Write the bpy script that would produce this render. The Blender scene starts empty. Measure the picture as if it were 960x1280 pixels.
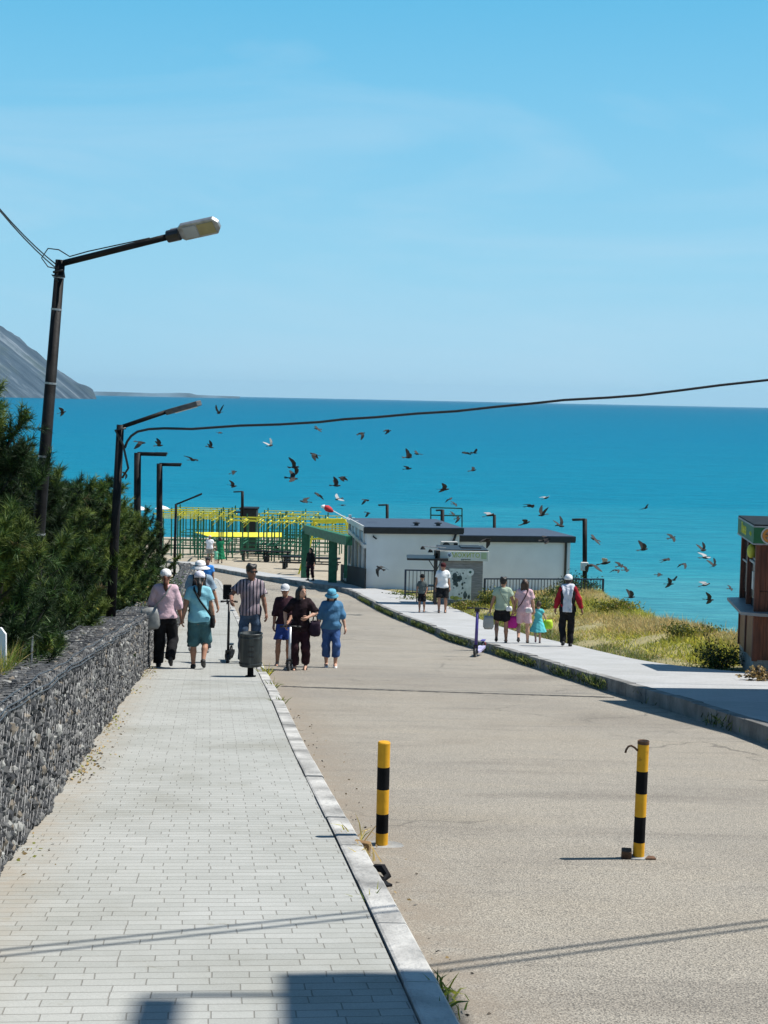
import bpy, math, random
import numpy as np
from mathutils import Vector, Matrix
R = math.radians
SC = bpy.context.scene
# ---------------------------------------------------------------- camera
F_PX, PITCH, ROLL, EYE = 1848.0, R(4.36), R(1.19), 1.7
_f = np.array([0, math.cos(PITCH), -math.sin(PITCH)]); _r0 = np.array([1.0, 0, 0]); _u0 = np.cross(_r0, _f)
_r = _r0*math.cos(ROLL) + _u0*math.sin(ROLL); _u = _u0*math.cos(ROLL) - _r0*math.sin(ROLL)
cam_d = bpy.data.cameras.new('camera'); cam = bpy.data.objects.new('camera', cam_d); SC.collection.objects.link(cam)
cam_d.sensor_fit = 'VERTICAL'; cam_d.sensor_height = 36.0; cam_d.lens = 36.0*F_PX/1280.0
cam_d.clip_start = 0.1; cam_d.clip_end = 120000
cam.matrix_world = Matrix(((_r[0], _u[0], -_f[0], 0), (_r[1], _u[1], -_f[1], 0), (_r[2], _u[2], -_f[2], EYE), (0, 0, 0, 1)))
SC.camera = cam
# ---------------------------------------------------------------- sky, sun, exposure
SUN_EL, SUN_AZ = R(57), R(8.5)          # azimuth: from +X towards +Y
SUN_STRENGTH, SKY_STRENGTH, EXPOSURE = 5.0, 0.055, 0.43
w = bpy.data.worlds.new('World'); SC.world = w; w.use_nodes = True
nt = w.node_tree; nt.nodes.clear()
def nn(tree, kind, **kw):
    n = tree.nodes.new(kind)
    for k, v in kw.items(): setattr(n, k, v)
    return n
sky = nn(nt, 'ShaderNodeTexSky', sky_type='NISHITA', sun_disc=False)
sky.sun_elevation = SUN_EL; sky.sun_rotation = math.pi/2 - SUN_AZ
sky.altitude = 0; sky.air_density = 1.0; sky.dust_density = 0.35; sky.ozone_density = 1.6
hue = nn(nt, 'ShaderNodeMixRGB', blend_type='MULTIPLY'); hue.inputs[0].default_value = 1.0
hue.inputs[2].default_value = (1.0, 1.0, 1.0, 1)
tc = nn(nt, 'ShaderNodeTexCoord'); mp = nn(nt, 'ShaderNodeMapping'); mp.inputs['Scale'].default_value = (1.6, 1.6, 9.0)
mp.inputs['Rotation'].default_value = (0.04, 0.06, 0.4)
nz = nn(nt, 'ShaderNodeTexNoise'); nz.inputs['Scale'].default_value = 1.6; nz.inputs['Detail'].default_value = 7; nz.inputs['Roughness'].default_value = 0.55; nz.inputs['Distortion'].default_value = 0.6
rp = nn(nt, 'ShaderNodeValToRGB'); rp.color_ramp.elements[0].position = 0.46; rp.color_ramp.elements[1].position = 0.82
rp.color_ramp.elements[1].color = (0.50, 0.50, 0.50, 1)
cl = nn(nt, 'ShaderNodeMixRGB', blend_type='MIX'); cl.inputs[2].default_value = (7.6, 10.2, 12.2, 1)
bg = nn(nt, 'ShaderNodeBackground'); bg.inputs[1].default_value = SKY_STRENGTH
ow = nn(nt, 'ShaderNodeOutputWorld')
L = nt.links.new
# the clear blue band above the sea, deeper upwards
sxyz = nn(nt, 'ShaderNodeSeparateXYZ'); L(tc.outputs['Generated'], sxyz.inputs[0])
band = nn(nt, 'ShaderNodeValToRGB'); L(sxyz.outputs['Z'], band.inputs[0]); be = band.color_ramp.elements
be[0].position = 0.0; be[0].color = (5.7, 9.7, 12.3, 1); be[1].position = .28; be[1].color = (1.45, 7.1, 11.6, 1)
for zp, zc in ((.45, (.6, 3.0, 6.6, 1)), (.7, (.34, 1.6, 4.2, 1)), (1.0, (.28, 1.2, 3.4, 1))): be.new(zp).color = zc
e_ = be.new(.09); e_.color = (4.4, 9.2, 12.2, 1)
bf = nn(nt, 'ShaderNodeMapRange'); L(sxyz.outputs['Z'], bf.inputs[0]); bf.inputs[1].default_value = .2; bf.inputs[2].default_value = .45; bf.inputs[3].default_value = .94; bf.inputs[4].default_value = .75
bm = nn(nt, 'ShaderNodeMixRGB', blend_type='MIX'); L(bf.outputs[0], bm.inputs[0]); L(sky.outputs[0], bm.inputs[1]); L(band.outputs[0], bm.inputs[2])
L(bm.outputs[0], hue.inputs[1]); L(tc.outputs['Generated'], mp.inputs[0]); L(mp.outputs[0], nz.inputs['Vector']); L(nz.outputs[0], rp.inputs[0])
L(rp.outputs[0], cl.inputs[0]); L(hue.outputs[0], cl.inputs[1]); L(cl.outputs[0], bg.inputs[0]); L(bg.outputs[0], ow.inputs[0])
sd = bpy.data.lights.new('sun', 'SUN'); sun = bpy.data.objects.new('sun', sd); SC.collection.objects.link(sun)
sd.energy = SUN_STRENGTH; sd.angle = R(0.53); sd.color = (1.0, 0.955, 0.88)
_sd = Vector((math.cos(SUN_EL)*math.cos(SUN_AZ), math.cos(SUN_EL)*math.sin(SUN_AZ), math.sin(SUN_EL)))
sun.rotation_euler = _sd.to_track_quat('Z', 'Y').to_euler(); sun.location = (30, 5, 40)
vs = SC.view_settings; vs.view_transform = 'Standard'; vs.look = 'None'; vs.gamma = 1; vs.exposure = EXPOSURE; vs.use_curve_mapping = False
SC.cycles.max_bounces = 6; SC.cycles.transparent_max_bounces = 8

# ---------------------------------------------------------------- helpers
rng = np.random.default_rng(7)
def ray(px, py): return _f + (px-480)/F_PX*_r - (py-640)/F_PX*_u
def at(px, py, Y):                       # the place seen at that spot of the photograph, Y metres out
    d = ray(px, py); return Vector((d[0]/d[1]*Y, Y, EYE + d[2]/d[1]*Y))
def g(y):                                # height of the street along its slope
    y = np.asarray(y, float); t = np.clip(y-36, 0, 12)
    return -.119*np.minimum(y, 36) - (.119*t - .039*t*t/24) - .08*np.maximum(y-48, 0)
def gz(y): return float(g(y))
def onto(px, py, off=0.0):               # where that sight line meets the street surface
    d = ray(px, py); ys = np.linspace(1, 160, 6000); z = EYE + d[2]/d[1]*ys - (g(ys)+off)
    i = int(np.argmax(z < 0)); return Vector((d[0]/d[1]*ys[i], ys[i], EYE + d[2]/d[1]*ys[i]))
SEA = -12.0
def curve(pts):
    a = np.array(pts, float); yy = np.arange(-20, 160, .25); k = np.exp(-.5*(np.arange(-16, 17)/6.0)**2); k /= k.sum()
    xx = np.convolve(np.pad(np.interp(yy, a[:, 0], a[:, 1]), 16, 'edge'), k, 'valid')
    return lambda y: np.interp(y, yy, xx)
x_wall = curve([(-8, -0.1), (0, -1.08), (7.6, -1.98), (9.5, -2.2), (12.6, -2.55), (16.2, -2.98), (25.1, -3.98), (40, -5.6), (64, -8.2), (75, -10.0), (100, -16)])
x_lk = curve([(-8, 1.75), (0, 0.78), (5.28, .16), (6.08, .08), (6.87, -.01), (7.62, -.10), (9.91, -.37), (13.3, -.79), (19.06, -1.43), (22.3, -1.82), (44.4, -4.37), (72.8, -8.18), (100, -14.6)])
def x_lko(y): return x_lk(y) + 0.150 + 0*np.asarray(y)
x_rk = curve([(-8, 4.6), (8, 4.3), (15.1, 4.06), (17.6, 3.9), (21.1, 3.52), (25.3, 3.1), (32.8, 2.38), (37.6, 1.78), (42.3, 1.44), (51, .07), (64, -1.5), (69.5, -3.6), (75, -6.2), (86, -10.0), (100, -15.5)])
x_rp = curve([(-8, 9), (22, 8.6), (24.0, 6.1), (26, 4.95), (33, 4.4), (52.8, 2.45), (62.9, .5), (66, -.8), (72, -2.7), (78, -5.6), (90, -9.6), (100, -13.7)])
x_edge = curve([(-8, 13), (22, 12), (25, 10.2), (28, 8.2), (31, 7.35), (36, 7.3), (45, 7.7), (55, 8.25), (62, 9.2), (74, 9.0), (82, 6), (95, 3), (135, 1)])
def sstep(a, b, x): t = np.clip((x-a)/(b-a), 0, 1); return t*t*(3-2*t)
def terrain(x, y):
    x = np.asarray(x, float); y = np.asarray(y, float)
    z = np.where(y > 100, g(100)-.056*(y-100), g(y))
    xr, xe = x_rp(y), x_edge(y)
    hump = 0.46*sstep(26, 31, y)*(1-sstep(56, 66, y))
    k = np.clip((x-xr)/np.maximum(xe-xr, .5), 0, 1)
    z = z + np.where(x > xr, 0.14 + hump*k, 0)
    z = np.where(x > xe, z - 1.15*(x-xe) - .05*(x-xe)**2, z)
    xb = x_wall(y) - 1.0
    far = sstep(62, 80, y)
    z = np.where(x < xb, z + (1-far)*(0.25 - 0.12*np.minimum(xb-x, 30)), z)
    inside = (x > xb+.2) & (x < xr-.15) & (y < 96)
    z = np.where(inside, z-.12, z)
    z = z - .9*np.maximum(y-144, 0)*.12
    return np.maximum(z, -16)
def tz(x, y): return float(terrain(x, y))

class MB:
    def __init__(s): s.v = []; s.f = []; s.m = []; s.n = 0
    def add(s, v, f, m=0):
        v = np.asarray(v, float).reshape(-1, 3); s.v.append(v)
        for q in f: s.f.append(tuple(int(i)+s.n for i in q)); s.m.append(m)
        s.n += len(v); return s
    def box(s, c, size, rz=0.0, m=0, M=None):
        x, y, z = [k/2 for k in size]
        v = np.array([(a*x, b*y, d*z) for d in (-1, 1) for b in (-1, 1) for a in (-1, 1)])
        if M is not None: v = v @ np.array(M.to_3x3()).T
        elif rz: cz, sz = math.cos(rz), math.sin(rz); v = v @ np.array([[cz, sz, 0], [-sz, cz, 0], [0, 0, 1]])
        return s.add(v+np.array(c), [(0, 2, 3, 1), (4, 5, 7, 6), (0, 1, 5, 4), (2, 6, 7, 3), (0, 4, 6, 2), (1, 3, 7, 5)], m)
    def beam(s, a, b, w, h, m=0, up=(0, 0, 1)):
        a = Vector(a); b = Vector(b); d = (b-a); ln = d.length; d.normalize(); u = Vector(up)
        if abs(d.dot(u)) > .98: u = Vector((1, 0, 0))
        sx = d.cross(u).normalized(); sz = sx.cross(d).normalized()
        M = Matrix((sx, d, sz)).transposed()
        return s.box((a+b)/2, (w, ln, h), M=M, m=m)
    def tube(s, pts, rad, n=8, m=0, cap=True):
        P = [Vector(p) for p in pts]; k = len(P); rad = [rad]*k if np.isscalar(rad) else rad
        V = []; prev = None
        for i, p in enumerate(P):
            d = (P[min(i+1, k-1)]-P[max(i-1, 0)]).normalized()
            if prev is None:
                a = Vector((0, 0, 1)) if abs(d.z) < .9 else Vector((1, 0, 0)); x = d.cross(a).normalized()
            else: x = (prev - d*prev.dot(d)).normalized()
            prev = x; y = d.cross(x)
            for j in range(n):
                t = 2*math.pi*j/n; V.append(p+(x*math.cos(t)+y*math.sin(t))*rad[i])
        Fc = [(i*n+j, i*n+(j+1) % n, (i+1)*n+(j+1) % n, (i+1)*n+j) for i in range(k-1) for j in range(n)]
        if cap: Fc += [tuple(range(n-1, -1, -1)), tuple((k-1)*n+j for j in range(n))]
        return s.add([tuple(v) for v in V], Fc, m)
    def lathe(s, prof, n=20, c=(0, 0, 0), m=0, sx=1, sy=1, cap=True):
        V = [(r*math.cos(2*math.pi*j/n)*sx+c[0], r*math.sin(2*math.pi*j/n)*sy+c[1], z+c[2]) for r, z in prof for j in range(n)]
        k = len(prof); Fc = [(i*n+j, i*n+(j+1) % n, (i+1)*n+(j+1) % n, (i+1)*n+j) for i in range(k-1) for j in range(n)]
        if cap and prof[0][0] > 1e-4: Fc.append(tuple(range(n-1, -1, -1)))
        if cap and prof[-1][0] > 1e-4: Fc.append(tuple((k-1)*n+j for j in range(n)))
        return s.add(V, Fc, m)
    def prism(s, poly, z0, z1, m=0, M=None):          # polygon in x,y extruded in z, then moved by M
        n = len(poly); v = np.array([(x, y, z) for z in (z0, z1) for x, y in poly], float)
        if M is not None: v = v @ np.array(M.to_3x3()).T + np.array(M.to_translation())
        return s.add(v, [tuple(range(n-1, -1, -1)), tuple(range(n, 2*n))]+[(i, (i+1) % n, n+(i+1) % n, n+i) for i in range(n)], m)
    def build(s, name, mats, parent=None, smooth=False, bevel=0, loc=None):
        v = np.concatenate(s.v) if s.v else np.zeros((0, 3))
        o = mesh_obj(name, v, s.f, mats, parent, smooth, s.m)
        if loc is not None: o.location = loc
        if bevel:
            b = o.modifiers.new('bevel', 'BEVEL'); b.width = bevel; b.segments = 2; b.limit_method = 'ANGLE'; b.angle_limit = R(40)
        return o
def mesh_obj(name, v, f, mats, parent=None, smooth=False, mi=None):
    me = bpy.data.meshes.new(name); me.from_pydata([tuple(p) for p in np.asarray(v, float).tolist()], [], f)
    for mt in (mats if isinstance(mats, (list, tuple)) else [mats]): me.materials.append(mt)
    if mi is not None and len(mi) and max(mi) > 0: me.polygons.foreach_set('material_index', np.array(mi, np.int32))
    if smooth: me.polygons.foreach_set('use_smooth', np.ones(len(me.polygons), bool))
    o = bpy.data.objects.new(name, me); SC.collection.objects.link(o)
    if parent is not None: o.parent = parent
    return o
def tri_obj(name, V, mats, mi=None, parent=None, k=3):   # V: (n, k, 3) loose faces, quickly
    n = len(V); me = bpy.data.meshes.new(name)
    me.vertices.add(n*k); me.vertices.foreach_set('co', V.reshape(-1).astype(np.float32))
    me.loops.add(n*k); me.loops.foreach_set('vertex_index', np.arange(n*k, dtype=np.int32))
    me.polygons.add(n); me.polygons.foreach_set('loop_start', np.arange(0, n*k, k, dtype=np.int32))
    for mt in (mats if isinstance(mats, (list, tuple)) else [mats]): me.materials.append(mt)
    if mi is not None: me.polygons.foreach_set('material_index', np.asarray(mi, np.int32))
    me.update(calc_edges=True)
    o = bpy.data.objects.new(name, me); SC.collection.objects.link(o)
    if parent is not None: o.parent = parent
    return o
def tag(o, label=None, cat=None, group=None, kind=None):
    if label: o['label'] = label
    if cat: o['category'] = cat
    if group: o['group'] = group
    if kind: o['kind'] = kind
    return o
def empty(name, loc=(0, 0, 0), rz=0.0):
    o = bpy.data.objects.new(name, None); SC.collection.objects.link(o); o.location = loc; o.rotation_euler = (0, 0, rz); o.empty_display_size = .2
    return o
def copy_tree(o, parent=None):
    c = o.copy(); SC.collection.objects.link(c)
    if parent is not None: c.parent = parent
    for ch in list(o.children): copy_tree(ch, c)
    return c

MATS = {}
def mat(name, col, rough=.7, var=.15, scale=8.0, bump=0.0, bscale=40.0, metal=0.0, spec=.5, detail=4, col2=None, thr=(.35, .65), stretch=(1, 1, 1)):
    if name in MATS: return MATS[name]
    m = bpy.data.materials.new(name); m.use_nodes = True; t = m.node_tree; b = t.nodes['Principled BSDF']
    b.inputs['Roughness'].default_value = rough; b.inputs['Metallic'].default_value = metal; b.inputs['Specular IOR Level'].default_value = spec
    c = nn(t, 'ShaderNodeTexCoord'); mp = nn(t, 'ShaderNodeMapping'); mp.inputs['Scale'].default_value = stretch; t.links.new(c.outputs['Object'], mp.inputs[0])
    n = nn(t, 'ShaderNodeTexNoise'); n.inputs['Scale'].default_value = scale; n.inputs['Detail'].default_value = detail; t.links.new(mp.outputs[0], n.inputs['Vector'])
    r = nn(t, 'ShaderNodeValToRGB'); e = r.color_ramp.elements; e[0].position, e[1].position = thr
    c2 = col2 or tuple(min(1, k*(1+var)) for k in col); c1 = col if col2 else tuple(k*(1-var) for k in col)
    e[0].color = (*c1, 1); e[1].color = (*c2, 1)
    t.links.new(n.outputs[0], r.inputs[0]); t.links.new(r.outputs[0], b.inputs['Base Color'])
    if bump:
        n2 = nn(t, 'ShaderNodeTexNoise'); n2.inputs['Scale'].default_value = bscale; n2.inputs['Detail'].default_value = 5; t.links.new(mp.outputs[0], n2.inputs['Vector'])
        bp = nn(t, 'ShaderNodeBump'); bp.inputs['Strength'].default_value = bump; bp.inputs['Distance'].default_value = .02
        t.links.new(n2.outputs[0], bp.inputs['Height']); t.links.new(bp.outputs[0], b.inputs['Normal'])
    m.diffuse_color = (*col, 1); MATS[name] = m; return m
def leafmat(name, col, var=.35, scale=3.0, trans=.25, rough=.55):
    if name in MATS: return MATS[name]
    m = mat(name, col, rough, var, scale, spec=.25); t = m.node_tree; b = t.nodes['Principled BSDF']; out = t.nodes['Material Output']
    tr = nn(t, 'ShaderNodeBsdfTranslucent'); mx = nn(t, 'ShaderNodeMixShader'); mx.inputs[0].default_value = trans
    src = b.inputs['Base Color'].links[0].from_socket; t.links.new(src, tr.inputs[0])
    t.links.new(b.outputs[0], mx.inputs[1]); t.links.new(tr.outputs[0], mx.inputs[2]); t.links.new(mx.outputs[0], out.inputs[0]); return m
# ================================================================ the setting
def nodes_of(name):
    m = bpy.data.materials.new(name); m.use_nodes = True; t = m.node_tree
    return m, t, t.nodes['Principled BSDF'], t.links.new
def noise(t, vec, scale, detail=4, rough=.5, dist=0):
    n = nn(t, 'ShaderNodeTexNoise'); n.inputs['Scale'].default_value = scale; n.inputs['Detail'].default_value = detail; n.inputs['Roughness'].default_value = rough; n.inputs['Distortion'].default_value = dist
    t.links.new(vec, n.inputs['Vector']); return n.outputs[0]
def ramp(t, fac, stops):
    r = nn(t, 'ShaderNodeValToRGB'); e = r.color_ramp.elements
    while len(e) < len(stops): e.new(.5)
    for k, (p, c) in enumerate(stops): e[k].position = p; e[k].color = (*c, 1) if len(c) == 3 else c
    t.links.new(fac, r.inputs[0]); return r.outputs[0]
def mix(t, fac, a, b, mode='MIX'):
    m = nn(t, 'ShaderNodeMixRGB', blend_type=mode)
    for s, v in ((m.inputs[0], fac), (m.inputs[1], a), (m.inputs[2], b)):
        if isinstance(v, (int, float)): s.default_value = v
        elif isinstance(v, tuple): s.default_value = (*v, 1)
        else: t.links.new(v, s)
    return m.outputs[0]
def bumpn(t, h, strength, dist=.01, normal=None):
    b = nn(t, 'ShaderNodeBump'); b.inputs['Strength'].default_value = strength; b.inputs['Distance'].default_value = dist
    t.links.new(h, b.inputs['Height'])
    if normal is not None: t.links.new(normal, b.inputs['Normal'])
    return b.outputs[0]
def coords(t, scale=(1, 1, 1), rot=(0, 0, 0)):
    c = nn(t, 'ShaderNodeTexCoord'); m = nn(t, 'ShaderNodeMapping'); m.inputs['Scale'].default_value = scale; m.inputs['Rotation'].default_value = rot
    t.links.new(c.outputs['Object'], m.inputs[0]); return m.outputs[0]

# asphalt: worn, pale, stony
m_asphalt, t, b, L = nodes_of('worn_asphalt'); v = coords(t)
base = ramp(t, noise(t, v, .55, 5, .6), [(.3, (.242, .222, .190)), (.5, (.280, .259, .223)), (.72, (.256, .240, .211))])
grit = ramp(t, noise(t, v, 120, 2, .7), [(.38, (.40, .39, .38)), (.5, (1, 1, 1)), (.62, (1.62, 1.57, 1.50))])
c = mix(t, 1.0, base, grit, 'MULTIPLY')
vd = nn(t, 'ShaderNodeTexVoronoi'); vd.inputs['Scale'].default_value = 60; L(v, vd.inputs['Vector'])
dots = ramp(t, vd.outputs['Distance'], [(.0, (.55, .54, .52)), (.12, (.8, .8, .8)), (.3, (1, 1, 1))])
c = mix(t, .8, c, dots, 'MULTIPLY')
v2 = coords(t, (.5, 2.6, 1), (0, 0, .12))
stain = ramp(t, noise(t, v2, .7, 6, .65, .4), [(.30, (.78, .77, .77)), (.48, (1, 1, 1)), (.74, (1.06, 1.04, 1.0))])
c = mix(t, .9, c, stain, 'MULTIPLY')
patch = ramp(t, noise(t, v, .22, 3, .5, .3), [(.38, (.87, .87, .88)), (.47, (1, 1, 1)), (.62, (1.0, 1.0, 1.0)), (.72, (1.09, 1.07, 1.03))]); c = mix(t, 1.0, c, patch, 'MULTIPLY')
def edge_strip(v, x0, y0, sl, width):       # dirt that has gathered along a kerb or a wall
    s = nn(t, 'ShaderNodeSeparateXYZ'); L(v, s.inputs[0]); a = nn(t, 'ShaderNodeMath', operation='MULTIPLY_ADD'); L(s.outputs['Y'], a.inputs[0]); a.inputs[1].default_value = -sl; L(s.outputs['X'], a.inputs[2])
    r_ = nn(t, 'ShaderNodeMapRange'); L(a.outputs[0], r_.inputs[0]); r_.inputs[1].default_value = x0-sl*y0; r_.inputs[2].default_value = x0-sl*y0+width; r_.inputs[3].default_value = 1; r_.inputs[4].default_value = 0
    m_ = nn(t, 'ShaderNodeMath', operation='MULTIPLY'); L(r_.outputs[0], m_.inputs[0]); L(ramp(t, noise(t, v, 5, 6, .7), [(.3, (0, 0, 0)), (.6, (1, 1, 1))]), m_.inputs[1]); return m_.outputs[0]
c = mix(t, edge_strip(coords(t), .31, 5.28, -.1163, .55), c, (.245, .205, .16))
vc = nn(t, 'ShaderNodeTexVoronoi', feature='DISTANCE_TO_EDGE'); vc.inputs['Scale'].default_value = .45
wv_ = nn(t, 'ShaderNodeTexNoise'); wv_.inputs['Scale'].default_value = 2.2; wv_.inputs['Detail'].default_value = 6; L(v, wv_.inputs['Vector']); wa_ = nn(t, 'ShaderNodeVectorMath', operation='SCALE'); wa_.inputs['Scale'].default_value = .5; L(wv_.outputs['Color'], wa_.inputs[0]); wb_ = nn(t, 'ShaderNodeVectorMath', operation='ADD'); L(v, wb_.inputs[0]); L(wa_.outputs[0], wb_.inputs[1]); L(wb_.outputs[0], vc.inputs['Vector'])
crk = ramp(t, vc.outputs['Distance'], [(.0, (1, 1, 1)), (.012, (0, 0, 0))]); cmk = ramp(t, noise(t, v, .35, 3), [(.52, (0, 0, 0)), (.60, (.75, .75, .75))]); ck2 = mix(t, 1.0, crk, cmk, 'MULTIPLY')
c = mix(t, ck2, c, (.085, .078, .068)); L(c, b.inputs['Base Color'])
b.inputs['Roughness'].default_value = .88; b.inputs['Specular IOR Level'].default_value = .25
L(bumpn(t, noise(t, v, 95, 3, .7), .55, .012), b.inputs['Normal'])

# pavers: courses across the walk
ROADA = R(6.7)
m_paver, t, b, L = nodes_of('concrete_pavers'); v = coords(t, (1, 1, 1), (0, 0, -ROADA))
wn = nn(t, 'ShaderNodeTexNoise'); wn.inputs['Scale'].default_value = 3.0; L(v, wn.inputs['Vector']); wa = nn(t, 'ShaderNodeVectorMath', operation='SCALE'); wa.inputs['Scale'].default_value = .022; L(wn.outputs['Color'], wa.inputs[0]); wb = nn(t, 'ShaderNodeVectorMath', operation='ADD'); L(v, wb.inputs[0]); L(wa.outputs[0], wb.inputs[1]); wc = nn(t, 'ShaderNodeVectorMath', operation='ADD'); L(wb.outputs[0], wc.inputs[0]); wc.inputs[1].default_value = (64.6, 3.1, 0); v = wc.outputs[0]
bt = nn(t, 'ShaderNodeTexBrick', offset=.5, offset_frequency=2, squash=.62, squash_frequency=3); L(v, bt.inputs['Vector'])
bt.inputs['Scale'].default_value = 1.0; bt.inputs['Brick Width'].default_value = .25; bt.inputs['Row Height'].default_value = .090
bt.inputs['Mortar Size'].default_value = .0030; bt.inputs['Mortar Smooth'].default_value = .35; bt.inputs['Bias'].default_value = 0
bt.inputs['Color1'].default_value = (.330, .336, .318, 1); bt.inputs['Color2'].default_value = (.375, .380, .362, 1); bt.inputs['Mortar'].default_value = (.235, .23, .21, 1)
dirt = ramp(t, noise(t, v, .8, 5, .6), [(.28, (.80, .79, .75)), (.45, (.96, .96, .95)), (.62, (1.05, 1.05, 1.05))])
fine = ramp(t, noise(t, v, 130, 3, .7), [(.3, (.86, .86, .86)), (.7, (1.1, 1.1, 1.1))])
spots = ramp(t, noise(t, v, 9, 3, .6), [(.66, (1, 1, 1)), (.78, (.82, .80, .74))])
c = mix(t, 1.0, mix(t, 1.0, mix(t, 1.0, bt.outputs[0], dirt, 'MULTIPLY'), fine, 'MULTIPLY'), spots, 'MULTIPLY')
c = mix(t, edge_strip(coords(t), -1.74, 5.3, -.1155, .42), c, (.315, .28, .23))
L(c, b.inputs['Base Color']); b.inputs['Roughness'].default_value = .85; b.inputs['Specular IOR Level'].default_value = .25
inv = nn(t, 'ShaderNodeMath', operation='SUBTRACT'); inv.inputs[0].default_value = 1; L(bt.outputs['Fac'], inv.inputs[1])
nb = bumpn(t, noise(t, v, 90, 3), .15, .004); L(bumpn(t, inv.outputs[0], .9, .012, nb), b.inputs['Normal'])

# right-hand pavement slabs
m_slab, t, b, L = nodes_of('grey_slabs'); v = coords(t, (1, 1, 1), (0, 0, -ROADA))
bt = nn(t, 'ShaderNodeTexBrick', offset=.5, offset_frequency=2); L(v, bt.inputs['Vector']); bt.inputs['Scale'].default_value = 1
bt.inputs['Brick Width'].default_value = .24; bt.inputs['Row Height'].default_value = .12; bt.inputs['Mortar Size'].default_value = .003
bt.inputs['Color1'].default_value = (.36, .36, .36, 1); bt.inputs['Color2'].default_value = (.40, .40, .40, 1); bt.inputs['Mortar'].default_value = (.26, .26, .25, 1)
c = mix(t, 1.0, bt.outputs[0], ramp(t, noise(t, v, .9, 5), [(.3, (.88, .88, .86)), (.65, (1.04, 1.04, 1.04))]), 'MULTIPLY'); L(c, b.inputs['Base Color'])
b.inputs['Roughness'].default_value = .85
m_kerb = mat('kerb_stone', (.33, .325, .31), .9, .45, 2.6, .8, 22, detail=9, thr=(.3, .62))
m_kerbd = mat('old_kerb_concrete', (.20, .195, .185), .95, .4, 2.2, .8, 18, detail=8)

# ground sheet: soil and dry grass near, pale shingle on the beach
m_ground, t, b, L = nodes_of('dry_soil'); v = coords(t)
soil = ramp(t, noise(t, v, 1.2, 6, .6), [(.3, (.17, .16, .06)), (.5, (.27, .235, .11)), (.7, (.36, .30, .15))])
sand = ramp(t, noise(t, v, 1.5, 6, .65), [(.3, (.30, .25, .18)), (.7, (.42, .37, .29))])
sx = nn(t, 'ShaderNodeSeparateXYZ'); L(v, sx.inputs[0])
fy = ramp(t, sx.outputs['Y'], [(0, (0, 0, 0)), (1, (1, 1, 1))]); mr = nn(t, 'ShaderNodeMapRange'); L(sx.outputs['Y'], mr.inputs[0]); mr.inputs[1].default_value = 62; mr.inputs[2].default_value = 72
L(mix(t, mr.outputs[0], soil, sand), b.inputs['Base Color']); b.inputs['Roughness'].default_value = .95
L(bumpn(t, noise(t, v, 14, 5), .8, .05), b.inputs['Normal'])

def sheet(name, ys, xl, xr, n, zoff, m, drop=None):
    V = []; ys = np.asarray(ys); a, c_ = xl(ys), xr(ys)
    for y, p, q in zip(ys, a, c_):
        for k in range(n+1): V.append((p+(q-p)*k/n, y, gz(y)+zoff))
    Fc = [(i*(n+1)+k, i*(n+1)+k+1, (i+1)*(n+1)+k+1, (i+1)*(n+1)+k) for i in range(len(ys)-1) for k in range(n)]
    return tag(mesh_obj(name, V, Fc, m, None, True), kind='structure')
YS = np.concatenate([np.arange(-8, 60, .5), np.arange(60, 97, 1)])
sheet('road', YS, lambda y: x_lk(y)+.02, lambda y: x_rk(y)+.05, 10, 0, m_asphalt)
sheet('sidewalk', YS, lambda y: x_wall(y)-.1, lambda y: x_lk(y)-.007, 6, .06, m_paver)
sheet('pavement', YS, lambda y: x_rk(y)+.14, lambda y: x_rp(y), 6, .185, m_slab)
# ground grid
gx = np.concatenate([[-3000, -800, -250, -120, -70], np.arange(-45, -2, 1.5), np.arange(-2, 16, .4), [18, 22, 30, 45, 80]])
gy = np.concatenate([[-60, -40, -20], np.arange(-10, 62, .8), np.arange(62, 160, 1.5), [175]])
X, Y = np.meshgrid(gx, gy); Z = terrain(X, Y)
Z += np.where((X > x_rp(Y)+.3) & (X < x_edge(Y)+4), .05*np.sin(X*2.1+Y*.7)*np.sin(Y*1.3-X), 0)
Z += np.where((X > x_edge(Y)+.8), .35*np.sin(X*1.3+Y*.9)*np.sin(Y*.8-X*.6), 0)
nx = len(gx)
tag(mesh_obj('ground', np.stack([X, Y, Z], -1).reshape(-1, 3), [(i*nx+j, i*nx+j+1, (i+1)*nx+j+1, (i+1)*nx+j) for i in range(len(gy)-1) for j in range(nx-1)], m_ground, None, True), kind='structure')

# kerbs
def kerb(name, m, xin, wdt, top, y0, y1, seg, jit, z_in, seed):
    r = random.Random(seed); mb = MB(); y = y0
    while y < y1:
        ya, yb = y+.006, y+seg-.006; dz = r.uniform(-jit, jit); dx = r.uniform(-jit, jit)
        pts = []
        for yy in np.linspace(ya, yb, 3):
            xa = float(xin(yy))+dx; z = gz(yy); tt = z+top+dz; rd = .016
            pts += [(xa, yy, z-.15), (xa, yy, tt-.004), (xa+.012, yy, tt), (xa+wdt-rd, yy, tt), (xa+wdt-.004, yy, tt-rd*.7), (xa+wdt, yy, tt-rd*1.6), (xa+wdt+.004, yy, z-.15)]
        fc = [(i*7+j, (i+1)*7+j, (i+1)*7+j+1, i*7+j+1) for i in range(2) for j in range(6)]+[(0, 1, 2, 3, 4, 5, 6), (20, 19, 18, 17, 16, 15, 14)]
        mb.add(pts, fc); y += seg
    return tag(mb.build(name, m), kind='structure')
kerb('kerb', m_kerb, x_lk, .145, .072, -8, 96, .98, .005, .06, 3)
kerb('kerb', m_kerbd, lambda y: x_rk(y), .16, .20, -8, 100, 1.0, .010, .18, 5)

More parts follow.
